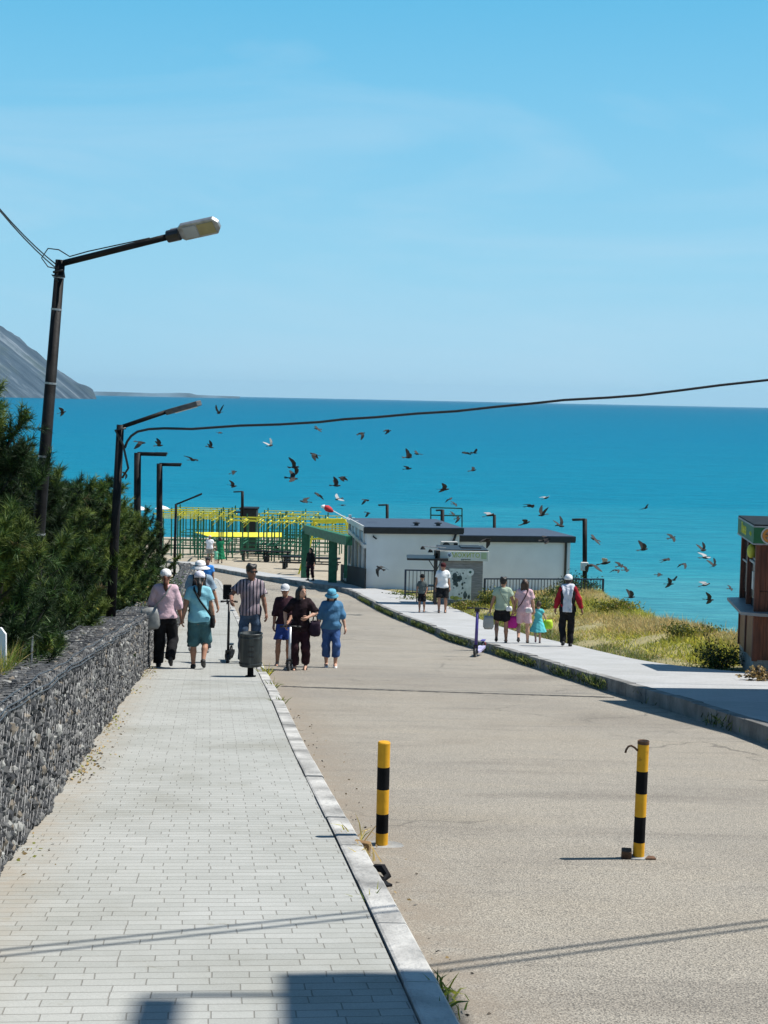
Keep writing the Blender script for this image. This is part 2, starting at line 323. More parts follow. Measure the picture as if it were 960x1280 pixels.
# crack across the road and tar joints
m_crack = mat('crack_filler', (.045, .043, .04), .95, .4, 20)
def crack(p, wd, seed, steps=60):
    r = random.Random(seed); mb = MB(); V = []
    pts = [onto(*q) for q in p]
    for i in range(steps+1):
        t = i/steps*(len(pts)-1); k = min(int(t), len(pts)-2); q = pts[k].lerp(pts[k+1], t-k)
        y = q.y+r.uniform(-.02, .02); ww = wd*r.uniform(.3, 1.3)
        V += [(q.x, y-ww, gz(y-ww)+.004), (q.x, y+ww, gz(y+ww)+.004)]
    mb.add(V, [(2*i, 2*i+2, 2*i+3, 2*i+1) for i in range(steps)]); return tag(mb.build('road_crack', m_crack), kind='structure')
crack([(352, 858), (400, 860), (520, 864), (640, 868), (768, 872)], .075, 1, 90)
crack([(398, 1017), (404, 1016)], .01, 2, 6)

# sea
m_sea, t, b, L = nodes_of('sea_water')
ci = nn(t, 'ShaderNodeTexCoord'); sx = nn(t, 'ShaderNodeSeparateXYZ'); L(ci.outputs['Object'], sx.inputs[0])
lg = nn(t, 'ShaderNodeMath', operation='LOGARITHM'); L(sx.outputs['Y'], lg.inputs[0]); lg.inputs[1].default_value = 10
wob = noise(t, coords(t, (.004, .02, 1)), 1.0, 5, .6)
ad = nn(t, 'ShaderNodeMath', operation='MULTIPLY_ADD'); L(wob, ad.inputs[0]); ad.inputs[1].default_value = .42; L(lg.outputs[0], ad.inputs[2])
mr = nn(t, 'ShaderNodeMapRange'); L(ad.outputs[0], mr.inputs[0]); mr.inputs[1].default_value = 2.08; mr.inputs[2].default_value = 4.2
depth = ramp(t, mr.outputs[0], [(.0, (.075, .235, .275)), (.09, (.026, .21, .275)), (.20, (.002, .158, .25)), (.42, (.000, .132, .232)), (.7, (.000, .112, .205)), (1.0, (.002, .092, .18))])
wv = coords(t, (.22, .9, 1))
streak = ramp(t, noise(t, coords(t, (.05, .45, 1)), 1.0, 6, .65, .3), [(.3, (.80, .83, .86)), (.5, (1, 1, 1)), (.72, (1.25, 1.18, 1.12))])
c = mix(t, 1.0, depth, streak, 'MULTIPLY')
streak2 = ramp(t, noise(t, coords(t, (.3, 2.6, 1)), 1.0, 6, .75, .2), [(.36, (.70, .76, .82)), (.5, (1, 1, 1)), (.64, (1.36, 1.26, 1.16))])
c = mix(t, 1.0, c, streak2, 'MULTIPLY')
caps = ramp(t, noise(t, coords(t, (.11, .35, 1)), 1.0, 4, .7), [(.775, (0, 0, 0)), (.79, (1, 1, 1))])
c = mix(t, caps, c, (.55, .68, .70)); L(c, b.inputs['Base Color'])
b.inputs['Roughness'].default_value = .4; b.inputs['Specular IOR Level'].default_value = .02; b.inputs['IOR'].default_value = 1.33
L(bumpn(t, noise(t, wv, 1.1, 7, .62, .5), .9, .5), b.inputs['Normal'])
sy = np.array([100, 160, 300, 800, 3000, 12000, 40000.]); V = []
for y in sy: V += [(-max(120, y*1.2), y, SEA), (0, y, SEA), (max(160, y*1.2), y, SEA)]
V = [(-400, -60, SEA), (40, -60, SEA), (600, -60, SEA)]+V
tag(mesh_obj('sea', V, [(i*3+j, i*3+j+1, i*3+j+4, i*3+j+3) for i in range(len(V)//3-1) for j in range(2)], m_sea), kind='structure')
m_foam = mat('foam', (.7, .78, .78), .8, .2, 3)

# the cape across the bay and the low shore behind it
m_rock, t, b, L = nodes_of('hazed_cape_rock'); v = coords(t, (1, 1, 1), (0, R(-38), 0))
mp2 = nn(t, 'ShaderNodeMapping'); mp2.inputs['Scale'].default_value = (.003, .010, .085); L(v, mp2.inputs[0])
st = noise(t, mp2.outputs[0], 1.0, 8, .68, .6)
mp3 = nn(t, 'ShaderNodeMapping'); mp3.inputs['Scale'].default_value = (.01, .02, .03); L(v, mp3.inputs[0])
c = ramp(t, st, [(.32, (.022, .042, .062)), (.43, (.056, .084, .115)), (.53, (.072, .105, .138)), (.64, (.19, .23, .265))])  # blue tint in these rock tones stands in for part of the haze
c = mix(t, ramp(t, noise(t, mp3.outputs[0], 1, 6, .6), [(.52, (0, 0, 0)), (.66, (.7, .7, .7))]), c, (.07, .10, .105))
L(c, b.inputs['Base Color']); b.inputs['Roughness'].default_value = 1; b.inputs['Specular IOR Level'].default_value = .05
L(bumpn(t, st, .5, 8), b.inputs['Normal'])
def headland(name, sil, D, depth_, m, seed, amp):
    r = np.random.default_rng(seed); xs = [p[0] for p in sil]; px = np.linspace(xs[0], xs[-1], 120)
    py = np.interp(px, xs, [p[1] for p in sil]); V = []; rows = 12
    k = r.normal(size=(rows, 120)); k = (k+np.roll(k, 1, 1)+np.roll(k, 2, 1))/1.8
    for i in range(120):
        top = at(px[i], py[i], D); h = max(top.z-SEA, .5); x0 = top.x
        for j in range(rows):
            t_ = j/(rows-1); z = SEA-1+(h+1)*min(1, t_*1.3) if t_ < .77 else SEA-1+(h+1)*(1-(t_-.77)*1.2)
            y = D-h*depth_*(1-t_*1.3)
            V.append((x0+k[j, i]*amp*h*.04, y+k[j, i]*amp*h*.10, z+(k[j, i]*amp*h*.012 if j not in (0,) else 0)))
    Fc = [(i*rows+j, (i+1)*rows+j, (i+1)*rows+j+1, i*rows+j+1) for i in range(119) for j in range(rows-1)]
    return tag(mesh_obj(name, V, Fc, m, None, True), kind='structure')
headland('mountain', [(-420, 150), (-200, 290), (-60, 366), (0, 402.5), (18, 415), (37.5, 430.6), (60, 449), (75, 462), (97, 477.5), (108, 481), (113, 483.5), (116, 486), (118.5, 492), (120.5, 497.5)], 3500, 1.1, m_rock, 4, .3)
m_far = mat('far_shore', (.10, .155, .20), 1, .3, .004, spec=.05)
headland('hills', [(60, 489.5), (118, 489.0), (150, 489.8), (190, 491.2), (205, 491.0), (225, 490.6), (238, 491.2), (246, 493.4), (300, 495.5)], 9000, 2, m_far, 9, .2)
# ================================================================ built things
BLACK = mat('black_paint', (.012, .012, .014), .45, .3, 12)
DKMETAL = mat('dark_weathered_metal', (.011, .0105, .011), .6, .5, 6, .2, 30, spec=.15)
STEEL = mat('galvanised_steel', (.34, .35, .36), .45, .2, 14, metal=.6)
WHITEP = mat('white_render', (.64, .68, .71), .9, .05, 1.0, .15, 60)
ROOFM = mat('slate_blue_roofing', (.035, .058, .095), .75, .2, 3, .3, 20, stretch=(1, 4, 1))
TRIMB = mat('black_fascia', (.012, .013, .016), .5, .3, 5)
GREENP = mat('green_paint', (.015, .125, .062), .6, .3, 5, .2, 40)
YELLOWP = mat('yellow_paint', (.80, .70, .035), .5, .12, 5)
DGREEN = mat('dark_green_paint', (.010, .075, .040), .6, .4, 3)
SIDING = mat('grey_siding', (.25, .245, .25), .8, .25, 3, .2, 40, stretch=(1, 1, 8))
WOODR = mat('red_brown_boards', (.115, .034, .017), .65, .4, 3, .3, 50, stretch=(9, 9, .8))
WOODO = mat('orange_brown_panel', (.26, .105, .036), .55, .25, 3, .2, 50, stretch=(9, 9, .8))
GLASSD = mat('dark_window', (.015, .018, .02), .12, .3, 2, spec=.6)
CONC = mat('rough_concrete', (.26, .26, .25), .92, .25, 4, .6, 25)
SIGNW = mat('pale_sign_board', (.60, .62, .58), .6, .06, 3)
YSIGN = mat('lime_lettering', (.33, .42, .04), .6, .05, 3)
GRN = mat('sign_green', (.012, .13, .045), .5, .2, 4)
CREAM = mat('cream_plastic', (.62, .62, .60), .5, .06, 5)

def text_part(s, size, m, parent, M, name='lettering', ext=.004):
    c = bpy.data.curves.new(name, 'FONT'); c.body = s; c.size = size; c.extrude = ext; c.align_x = 'CENTER'; c.align_y = 'CENTER'; c.materials.append(m)
    q = bpy.data.objects.new(name, c); SC.collection.objects.link(q); bpy.context.view_layer.update()
    me = bpy.data.meshes.new_from_object(q.evaluated_get(bpy.context.evaluated_depsgraph_get())); me.name = name
    bpy.data.objects.remove(q); bpy.data.curves.remove(c)
    o = bpy.data.objects.new(name, me); SC.collection.objects.link(o); o.parent = parent; o.matrix_local = M; return o
FRONT = Matrix.Rotation(R(90), 4, 'X')             # lettering that faces local -Y
def facing(loc, rz=0): return Matrix.Translation(loc) @ Matrix.Rotation(rz, 4, 'Z') @ FRONT

# ---- street lamps
m_led1 = mat('led_lens_grey', (.30, .32, .34), .35, .1, 5); m_led2 = mat('led_lens_yellowed', (.27, .235, .12), .35, .15, 8)
def pole_lamp(label, foot, top, tip, r0, r1, ra, head=None, group='street lamps down the slope'):
    t = empty('street_lamp', foot); tag(t, label, 'street lamp', group); f = Vector(foot); tp = Vector(top)-f; ti = Vector(tip)-f
    MB().tube([(0, 0, 0), tp*.5, tp], [r0, (r0+r1)/2, r1], 12).build('pole', DKMETAL, t, True)
    MB().tube([tp-Vector((0, 0, ra*(1.2 if head != 'bar' else .5))), ti-Vector((0, 0, 0 if head != 'bar' else ra*.5))], ra, 8).build('arm', DKMETAL, t, True)
    d = (ti-tp).normalized()
    if head == 'led':
        n = Vector((.12, -.80, -.58)); n = (n-d*n.dot(d)).normalized(); s = d.cross(n).normalized()
        M = Matrix((d, s, -n)).transposed().to_4x4(); hl, hw = .46, .165
        poly = [(-.02, -.05), (.06, -.05), (.10, -hw/2), (hl-.04, -hw/2), (hl, -hw/2+.05), (hl, hw/2-.05), (hl-.04, hw/2), (.10, hw/2), (.06, .05), (-.02, .05)]
        hd = MB().prism(poly, 0, .05, M=Matrix.Translation(ti) @ M).build('lamp_head', STEEL, t, bevel=.008)
        MB().tube([ti-d*.05, ti+d*.07], ra*1.9, 10).build('collar', BLACK, t)
        for a, b_, m_ in ((.115, .245, m_led1), (.255, .415, m_led2)):
            p = [(a, -hw/2+.025), (b_, -hw/2+.025), (b_, hw/2-.025), (a, hw/2-.025)]
            MB().prism(p, -.006, .004, M=Matrix.Translation(ti) @ M).build('lens', m_, hd)
    elif head == 'slim':
        s = d.cross(Vector((0, 0, 1))).normalized(); up = s.cross(d)
        M = Matrix((d, s, up)).transposed().to_4x4()
        hd = MB().prism([(0, -.04), (.12, -.11), (.50, -.10), (.56, 0), (.50, .10), (.12, .11), (0, .04)], -.05, .03, M=Matrix.Translation(ti) @ M).build('lamp_head', mat('dull_lamp_grey', (.085, .085, .088), .6, .3, 8), t, bevel=.01)
        MB().prism([(.14, -.085), (.48, -.08), (.48, .08), (.14, .085)], -.058, -.048, M=Matrix.Translation(ti) @ M).build('lens', CREAM, hd)
    elif head == 'bar':
        MB().beam(ti-d*.25, ti+d*.02, .12, .05).build('lamp_head', BLACK, t)
    return t, f, tp, ti
t, f, tp, ti = pole_lamp('tall black street lamp nearest the camera, leaning over the pines', at(27, 930, 14), at(75.5, 325, 14), at(216, 294.5, 13.7), .075, .046, .030, 'led', 'street lamps down the slope')
for k in (.44, .60, .75, .90, .965):
    p = tp*k; MB().tube([p-tp*.002, p+tp*.002], .075-.03*k+.004, 10).build('strap', STEEL, t)
c = MB(); p = tp*.985
c.tube([p+Vector((.0, -.05, -.02)), p+Vector((-.10, -.05, .0)), p+Vector((-.16, -.05, .08)), p+Vector((-.10, -.05, .17)), p+Vector((0, -.05, .16)), p+Vector((.10, -.04, .10)), tp+(ti-tp)*.25+Vector((0, -.02, .022)), tp+(ti-tp)*.8+Vector((0, -.02, .022))], .006, 5)
c.tube([p+Vector((-.05, -.06, -.05)), p+Vector((.05, -.06, -.03)), p+Vector((.06, -.06, -.09)), p+Vector((-.06, -.06, -.08)), p+Vector((.0, -.07, -.14))], .012, 5)
c.build('wiring', BLACK, t, True)
lamp1_top = Vector(t.location)+tp
w1 = MB(); a = lamp1_top+Vector((-.03, -.05, -.08)); e = at(-60, 185, 10.5)
for off in (0, .035):
    w1.tube([a+Vector((0, 0, off))]+[a.lerp(e, k/8)+Vector((0, 0, off*(1-k/8)-.25*(k/8)*(1-k/8))) for k in range(1, 9)], .006, 5)
tag(w1.build('overhead_wire', BLACK, None, True), 'thin twin wire running up and left from the nearest street lamp', 'wire')
t, f, tp, ti = pole_lamp('second street lamp with a rising arm and the thick cable tied to its top', at(137, 800, 22.3), at(150.5, 531, 22.3), at(207, 515, 22.3), .078, .056, .032, 'slim')
c = MB(); p = tp*.97
c.tube([p+Vector((.05, -.07, -.7)), p+Vector((.14, -.07, -.55)), p+Vector((.06, -.07, -.2)), p+Vector((-.06, -.07, .02)), p+Vector((.1, -.07, .05))], .018, 6)
c.build('wiring', BLACK, t, True)
ZC = [(x_, y_, 22.25-.0004*max(0, x_-150)) for x_, y_ in ((156, 560), (159, 552), (164, 545), (172, 539.5), (186, 536.4), (205, 535.4), (240, 536.2), (300, 532), (350, 530.5), (400, 527.5), (430, 524), (470, 521.5), (520, 517), (570, 514), (620, 508.5), (670, 503.8), (705, 500), (760, 497), (800, 494), (850, 488), (900, 481.5), (960, 475), (1100, 452), (1300, 410))]
tag(MB().tube([at(*q) for q in ZC], .019, 7).build('overhead_cable', BLACK, None, True), 'thick black cable sagging across the sea from the second lamp', 'cable')
for lab, fo, to, tip, r_, D in (('black lamp post with a level arm, third from the camera, above the pines', (171, 720), (172, 566), (208, 566.8), .085, 34),
                              ('black lamp post with a level arm, fourth from the camera', (199, 690), (199.5, 579.5), (226, 580), .085, 40)):
    pole_lamp(lab, at(*fo, D), at(*to, D), at(*tip, D), r_, r_*.95, .045, 'bar')
pole_lamp('thin lamp post with a rising arm standing where the pines end', at(217.5, 735, 58), at(220, 630, 58), at(252, 617, 58), .06, .05, .035, 'bar')

# ---- lamps on the lower promenade
def far_lamp(label, px, y0, y1, ax, D, r_=.09, foot=None):
    tpp = at(px, y0, D); z = foot if foot is not None else max(tz(tpp.x, D), SEA-1)
    b_ = at(px, y1, D); k = (z-tpp.z)/(b_.z-tpp.z); fo = tpp.lerp(b_, k)
    return pole_lamp(label, fo, tpp, at(ax, y0+.5, D), r_, r_, .05, 'bar', 'lamp posts on the lower promenade')
far_lamp('lamp post rising from the roof of the black beach booth', 303, 614, 640, 292, 112, .11, -7.4)
far_lamp('lamp post sticking up behind the left half of the white building', 484, 630.5, 650, 473, 86)
far_lamp('lamp post standing inside the pipe frame behind the building roof', 553, 637, 656, 545, 84, .11)
far_lamp('lamp post behind the roof under a pale bird', 618, 643.5, 660, 609, 84)
tall = far_lamp('tall black lamp post right of the white building with its arm pointing left', 731, 648.5, 707, 715.5, 60, .095)[0]
bx_ = at(730.5, 708, 59.8)
tag(MB().box(tuple(bx_), (.30, .2, .34)).build('electric_box', CREAM, None, bevel=.02), 'small white electric box at the foot of the lamp beside the railing', 'electric box')
fr = empty('pipe_frame', at(558, 660, 84.5)); tag(fr, 'open rectangular pipe frame standing behind the building roof', 'frame')
o0 = Vector(fr.location); q = [at(538.5, 634.5, 84.5)-o0, at(577.5, 635.5, 84.5)-o0]; ql = [at(538.5, 690, 84.5)-o0, at(577.5, 690, 84.5)-o0]
for a, b_ in zip(q, ql): MB().beam(a, b_, .07, .07).build('post', DGREEN, fr)
for k in (0.0, .17): MB().beam(q[0].lerp(ql[0], k), q[1].lerp(ql[1], k), .07, .07).build('rail', DGREEN, fr)

# ---- white building on the bank
BA = R(-6.7)*-1      # turned with the street
bo = at(457, 737, 65); bl = empty('beach_building', bo, BA)
tag(bl, 'low white building in two halves under flat slate roofs above the sea', 'building')
Z0 = -1.2; E1 = -4.02-bo.z; E2 = -4.40-bo.z; W1, W2, DP = 4.15, 9.35, 8.0
MB().box((W1/2, DP/2, (Z0+E1)/2-.16), (W1, DP-1.2, E1-Z0-.32)).box((.12, .3, (Z0+E1)/2), (.24, .62, E1-Z0)).box((W1/2+.12, .15, (Z0+E1)/2), (W1-.24, .3, E1-Z0-.002)).build('wall', WHITEP, bl)
MB().box(((W1+W2)/2+.002, DP/2-.3, (Z0+E2)/2-.14), (W2-W1, DP-2.2, E2-Z0-.28)).box(((W1+W2)/2+.002, .69, (Z0+E2)/2-.01), (W2-W1, .18, E2-Z0-.02)).build('wall', WHITEP, bl)
def flat_roof(x0, x1, y0, y1, e, rise, ov):
    mb = MB(); p = [(x0-ov, y0-ov), (x1+ov, y0-ov), (x1+ov, y1), (x0-ov, y1)]
    v = [(x, y, e+(rise if y > y0+1 else 0)+dz) for dz in (0.0, .10) for x, y in p]
    mb.add(v, [(3, 2, 1, 0), (4, 5, 6, 7), (0, 1, 5, 4), (1, 2, 6, 5), (2, 3, 7, 6), (3, 0, 4, 7)])
    rf = mb.build('roof', ROOFM, bl)
    MB().box(((x0+x1)/2, y0-ov-.03, e-.06), (x1-x0+2*ov+.06, .06, .26)).build('fascia', TRIMB, rf)
    MB().beam((x1+ov+.03, y0-ov, e-.02), (x1+ov+.03, y1, e+rise-.02), .06, .22).build('fascia', TRIMB, rf)
    return rf
rf = flat_roof(0, W1, 0, DP, E1, -.27, .12)
MB().beam((-.15, -.10, E1+.02), (-.15, DP, E1-.25), .05, .24).build('fascia', CREAM, rf)
flat_roof(W1+.16, W2, .6, DP-1.2, E2, -.20, .15)
for x in (2.4, 4.0-.6): MB().lathe([(.10, -.05), (.10, .08), (.17, .09), (.17, .13), (.02, .17)], 12, (x, 1.4, E1+.06)).build('roof_vent', TRIMB, bl)
pp = MB(); pp.tube([(W2-.22, .50, E2-.12), (W2-.22, .52, E2-.28), (W2-.22, .52, Z0)], .055, 10); pp.build('downpipe', BLACK, bl, True)
pp = MB(); pp.tube([(W1-.16, -.1, E1-.1), (W1-.22, -.06, E1-.35), (W1-.32, -.06, E1-.6), (W1-.32, -.06, E1-1.2)], .05, 10); pp.build('downpipe', BLACK, bl, True)
# open side with dark lattice, posts and curtains
sd_ = MB()
for y in np.linspace(.75, DP-.2, 5): sd_.box((-.02, y, (Z0+E1)/2), (.14, .11, E1-Z0))
sd_.box((-.03, DP/2, E1-.78), (.16, DP, .16))
sd_.build('side_post', CREAM, bl)
MB().box((.05, DP/2, E1-.42), (.05, DP-.1, .56)).build('lattice', mat('dark_lattice', (.018, .016, .016), .8, .6, 26), bl)
MB().box((-.01, DP/2, (E1-.86+.1)/2+.2), (.03, DP-.2, E1-1.0)).build('pane', GLASSD, bl)
for y0 in (1.1, 2.6, 4.6):
    cu = MB()
    for k in range(6): cu.tube([(-.045, y0+k*.06, .5), (-.045, y0+k*.06, E1-.88)], .036, 6)
    cu.build('curtain', mat('pale_curtain', (.42, .43, .42), .9, .2, 4), bl, True)
lt = MB().box((0, 0, 0), (.05, .10, .06)).tube([(0, -.03, -.02), (.12, -.12, -.10)], .035, 8).build('wall_lamp', DKMETAL, bl); lt.location = (.30, -.04, E1-.32)
# black panel beside the open side
pa, pb = at(456, 733, 64.4), at(425.5, 727.5, 72.2); bn = empty('banner_fence', pa); tag(bn, 'long black panel with small white lettering along the open side of the building', 'panel')
d_ = pb-pa; nrm = Vector((-d_.y, d_.x, 0)).normalized()
MB().add([(0, 0, -.1), tuple(d_+Vector((0, 0, -.1))), tuple(d_+Vector((0, 0, .88))), (0, 0, .78)]+[tuple(Vector(p)+nrm*-.05) for p in [(0, 0, -.1), tuple(d_+Vector((0, 0, -.1))), tuple(d_+Vector((0, 0, .88))), (0, 0, .78)]], [(0, 1, 2, 3), (7, 6, 5, 4), (0, 4, 5, 1), (1, 5, 6, 2), (2, 6, 7, 3), (3, 7, 4, 0)]).build('panel', mat('black_banner', (.008, .008, .009), .8, .3, 3), bn)
ang = math.atan2(d_.y, d_.x)
M = Matrix.Translation(d_*.80+Vector((0, 0, .24))+nrm*.012) @ Matrix.Rotation(ang+math.pi, 4, 'Z') @ FRONT
text_part('С-мы', .42, mat('white_lettering', (.8, .8, .8), .6, .03, 4), bn, M)
# air conditioner
ac = empty('air_conditioner', at(561, 690, 63.6), BA); tag(ac, 'white air conditioner unit fixed high where the two halves of the building meet', 'air conditioner')
MB().box((0, 0, .28), (.72, .28, .36)).build('casing', mat('aged_white_plastic', (.40, .40, .39), .6, .1, 5), ac, bevel=.02)
MB().lathe([(.16, -.01), (.16, .0), (.13, .004), (.02, .006)], 20).build('fan_grille', BLACK, ac).matrix_local = Matrix.Translation((-.14, -.152, .28)) @ FRONT
MB().box((.27, -.152, .30), (.18, .01, .2)).build('label_plate', DKMETAL, ac)
for x in (-.3, .3): MB().box((x, .1, .05), (.04, .4, .05)).build('bracket', DKMETAL, ac)

# ---- flag on the roof corner
fl = empty('flag', at(437, 648, 66)); tag(fl, 'furled red and white flag on a slanting white pole at the roof corner', 'flag')
a = at(437, 650, 66)-fl.location; b_ = at(404, 631.5, 66)-fl.location
MB().tube([a, a.lerp(b_, .95)], .022, 6).build('pole', mat('white_paint', (.78, .78, .78), .5, .04, 5), fl)
k = [a.lerp(b_, s) for s in (.62, .72, .85, .97)]
MB().tube([p+Vector((0, 0, -.04)) for p in k], [.04, .12, .15, .07], 9).build('red_cloth', mat('red_cloth', (.42, .02, .025), .8, .2, 4), fl, True)
MB().tube([a.lerp(b_, .95)+Vector((0, 0, -.04)), a.lerp(b_, 1.08)+Vector((0, 0, -.1))], [.10, .045], 8).build('white_cloth', mat('white_cloth', (.75, .75, .76), .8, .06, 4), fl, True)

# ---- drink kiosk with the pale sign
ko = at(577.5, 758, 54); kk = empty('drink_kiosk', ko, R(3)); tag(kk, 'small grey drink kiosk with a pale МОХИТО sign and a poster', 'kiosk')
BW, BH = 1.46, 1.68
MB().box((0, .75, BH/2-.15), (BW, 1.5, BH+.3)).build('wall', SIDING, kk)
s = MB()
for k in range(13): s.box((0, -.006, .06+k*.128), (BW+.01, .016, .118)); s.box((-BW/2-.006, .75, .06+k*.128), (.016, 1.49, .118))
s.build('siding_board', SIDING, kk)
MB().box((.02, .70, BH+.20), (1.80, 1.75, .36)).build('sign_board', SIGNW, kk, bevel=.01)
MB().box((.02, .74, BH+.40), (1.76, 1.7, .05)).box((.34, .9, BH+.44), (.75, .9, .05)).build('roof', TRIMB, kk)
text_part('МОХИТО', .235, YSIGN, kk, facing((.07, -.18, BH+.225)))
text_part('напитки', .09, DKMETAL, kk, facing((.08, -.18, BH+.075)))
em = MB(); em.lathe([(.005, 0), (.11, 0), (.11, .008), (.005, .008)], 18); e_ = em.build('emblem', mat('emblem_white', (.75, .77, .78), .6, .03, 3), kk); e_.matrix_local = facing((-.52, -.177, BH+.22))
em = MB().lathe([(.02, -.05), (.05, -.03), (.055, .05), (.0, .06)], 10).tube([(0, 0, .04), (.05, 0, .09)], .012, 5).build('glass_mark', mat('emblem_blue', (.08, .13, .2), .6, .1, 4), e_); em.rotation_euler = (R(-90), 0, 0); em.location = (0, 0, .012)
MB().box((.74, -.179, BH+.22), (.20, .008, .24)).build('sign_patch', mat('pale_green', (.38, .48, .30), .7, .1, 9), kk)
# poster
po = MB().box((-.09, -.022, .82), (.82, .016, 1.16)).build('poster', mat('poster_paper', (.52, .57, .55), .7, .22, 7, col2=(.70, .74, .72)), kk)
pz = MB(); rr = random.Random(4)
for cx, cz, rx, rz_ in ((-.30, 1.16, .10, .09), (-.24, 1.02, .17, .13), (-.12, 1.05, .10, .12), (-.28, .90, .09, .16), (-.22, .80, .06, .09), (.10, .42, .07, .14), (.24, .36, .05, .09)):
    n = 14; poly = [(cx+rx*math.cos(6.283*k/n)*rr.uniform(.75, 1.15), cz+rz_*math.sin(6.283*k/n)*rr.uniform(.75, 1.15)) for k in range(n)]
    pz.add([(x, -.034, z) for x, z in poly], [tuple(range(n))])
for k in range(26):
    cx, cz, rx = rr.uniform(-.42, .26), rr.uniform(.30, 1.34), rr.uniform(.012, .05); n = 9
    if (cx-.27)**2+(cz-1.27)**2 < .04: continue
    pz.add([(x, -.0335, z) for x, z in [(cx+rx*math.cos(6.283*k2/n)*rr.uniform(.5, 1.3), cz+rx*math.sin(6.283*k2/n)*rr.uniform(.5, 1.5)) for k2 in range(n)]], [tuple(range(n))])
pz.build('dark_print', mat('print_dark', (.055, .085, .09), .7, .4, 12), po)
pz = MB()
for cx, cz, rx in ((-.36, .33, .10), (-.22, .31, .12), (-.06, .30, .06)):
    n = 12; pz.add([(cx+rx*math.cos(6.283*k/n)*rr.uniform(.7, 1.2), -.036, cz+rx*.7*math.sin(6.283*k/n)*rr.uniform(.7, 1.2)) for k in range(n)], [tuple(range(n))])
pz.build('yellow_print', mat('print_yellow', (.42, .43, .10), .7, .3, 12), po)
rd_ = MB().lathe([(.005, 0), (.135, 0), (.135, .01), (.115, .012), (.11, .006), (.005, .006)], 22).build('round_badge', mat('badge_white', (.72, .75, .74), .6, .03, 3), kk); rd_.matrix_local = facing((.27, -.032, 1.27))
MB().prism([(-.06, 0), (0, -.05), (.06, .01), (.03, .05), (-.03, .05)], .007, .012).build('leaf_mark', DGREEN, rd_)
# awning with posts beside the kiosk
ao = at(544, 757, 53.6); aw = empty('awning', ao); tag(aw, 'flat black awning on a post with two spotlights left of the drink kiosk', 'awning')
MB().box((-.32, .5, 1.70), (1.5, 1.3, .07)).build('roof', BLACK, aw)
for y in (.0, 1.0): MB().box((0, y, .95), (.10, .10, 1.96)).build('post', BLACK, aw)
MB().beam((-.02, 0, 1.30), (-.28, 0, 1.68), .03, .03).build('brace', BLACK, aw); MB().beam((.04, 0, 1.34), (.2, 0, 1.68), .03, .03).build('brace', BLACK, aw)
MB().box((-.34, .9, .62), (.70, .30, .05)).box((-.66, .9, .3), (.04, .04, .62)).build('counter', BLACK, aw)
lb = MB().tube([(.35, .1, 2.12), (-.50, .1, 2.16)], .02, 6).tube([(.3, -.1, 2.04), (-.22, -.1, 2.06)], .02, 6).build('lamp_bar', STEEL, aw)
for x, z in ((-.50, 2.16), (-.22, 2.06)): MB().lathe([(.02, .02), (.05, 0), (.10, -.10), (.01, -.09)], 10, (x, -.05, z)).build('spotlight', DKMETAL, aw)
MB().box((.05, .1, 1.90), (.16, .3, .30)).build('switch_box', BLACK, aw)

# ---- railings
def railing(label, a, b_, h, n, parent_name='metal_railing'):
    t = empty(parent_name, a); tag(t, label, 'railing'); d = Vector(b_)-Vector(a)
    MB().beam((0, 0, h), d+Vector((0, 0, h)), .05, .05).build('rail', NAVY, t); MB().beam((0, 0, .12), d+Vector((0, 0, .12)), .04, .04).build('rail', NAVY, t)
    s = MB()
    for k in range(n+1): p = d*(k/n); s.box((p.x, p.y, p.z+h/2+.06), (.026, .026, h-.12))
    s.build('bars', NAVY, t)
    for k in (0, 1): p = d*k; MB().box((p.x, p.y, p.z+h/2-.15), (.08, .08, h+.34)).build('post', NAVY, t)
    return t
NAVY = mat('dark_blue_paint', (.018, .030, .055), .5, .2, 6)
def gp(px, py, D): return at(px, py, D)
a = at(507, 712.5, 58); b_ = at(545, 713.5, 58); h = 1.0
railing('short dark railing in front of the white wall, left of the drink kiosk', a-Vector((0, 0, h)), b_-Vector((0, 0, h)), h, 8)
a = at(606, 723.5, 56.5); b_ = at(754, 724, 57.5)
railing('long dark railing right of the drink kiosk above the grass bank', a-Vector((0, 0, h)), b_-Vector((0, 0, h)), h, 38)

# ---- green timber gate
go = at(381.5, 721.5, 74.5); gt = empty('green_gateway', go); tag(gt, 'dark green gateway with two thick posts and a heavy top beam', 'gateway')
p2 = at(415.5, 727.5, 70.0)-go; dz = 2.35
for p, w_ in ((Vector((0, 0, 0)), .42), (p2, .40)): MB().box((p.x, p.y, p.z+1.1), (w_, w_, 2.5)).build('post', GREENP, gt)
e3 = at(436.5, 676, 66.5)-go
MB().beam((0, 0, dz+.10), (e3.x, e3.y, e3.z), .30, .42).build('top_beam', GREENP, gt)
MB().beam((-.12, .5, dz+.1), (e3.x-.10, e3.y+.5, e3.z), .10, .30).build('beam', GREENP, gt)
p3 = at(432, 709, 67.5)-go; MB().box((p3.x, p3.y, p3.z+.5), (.16, .16, 2.0)).build('post', GREENP, gt)

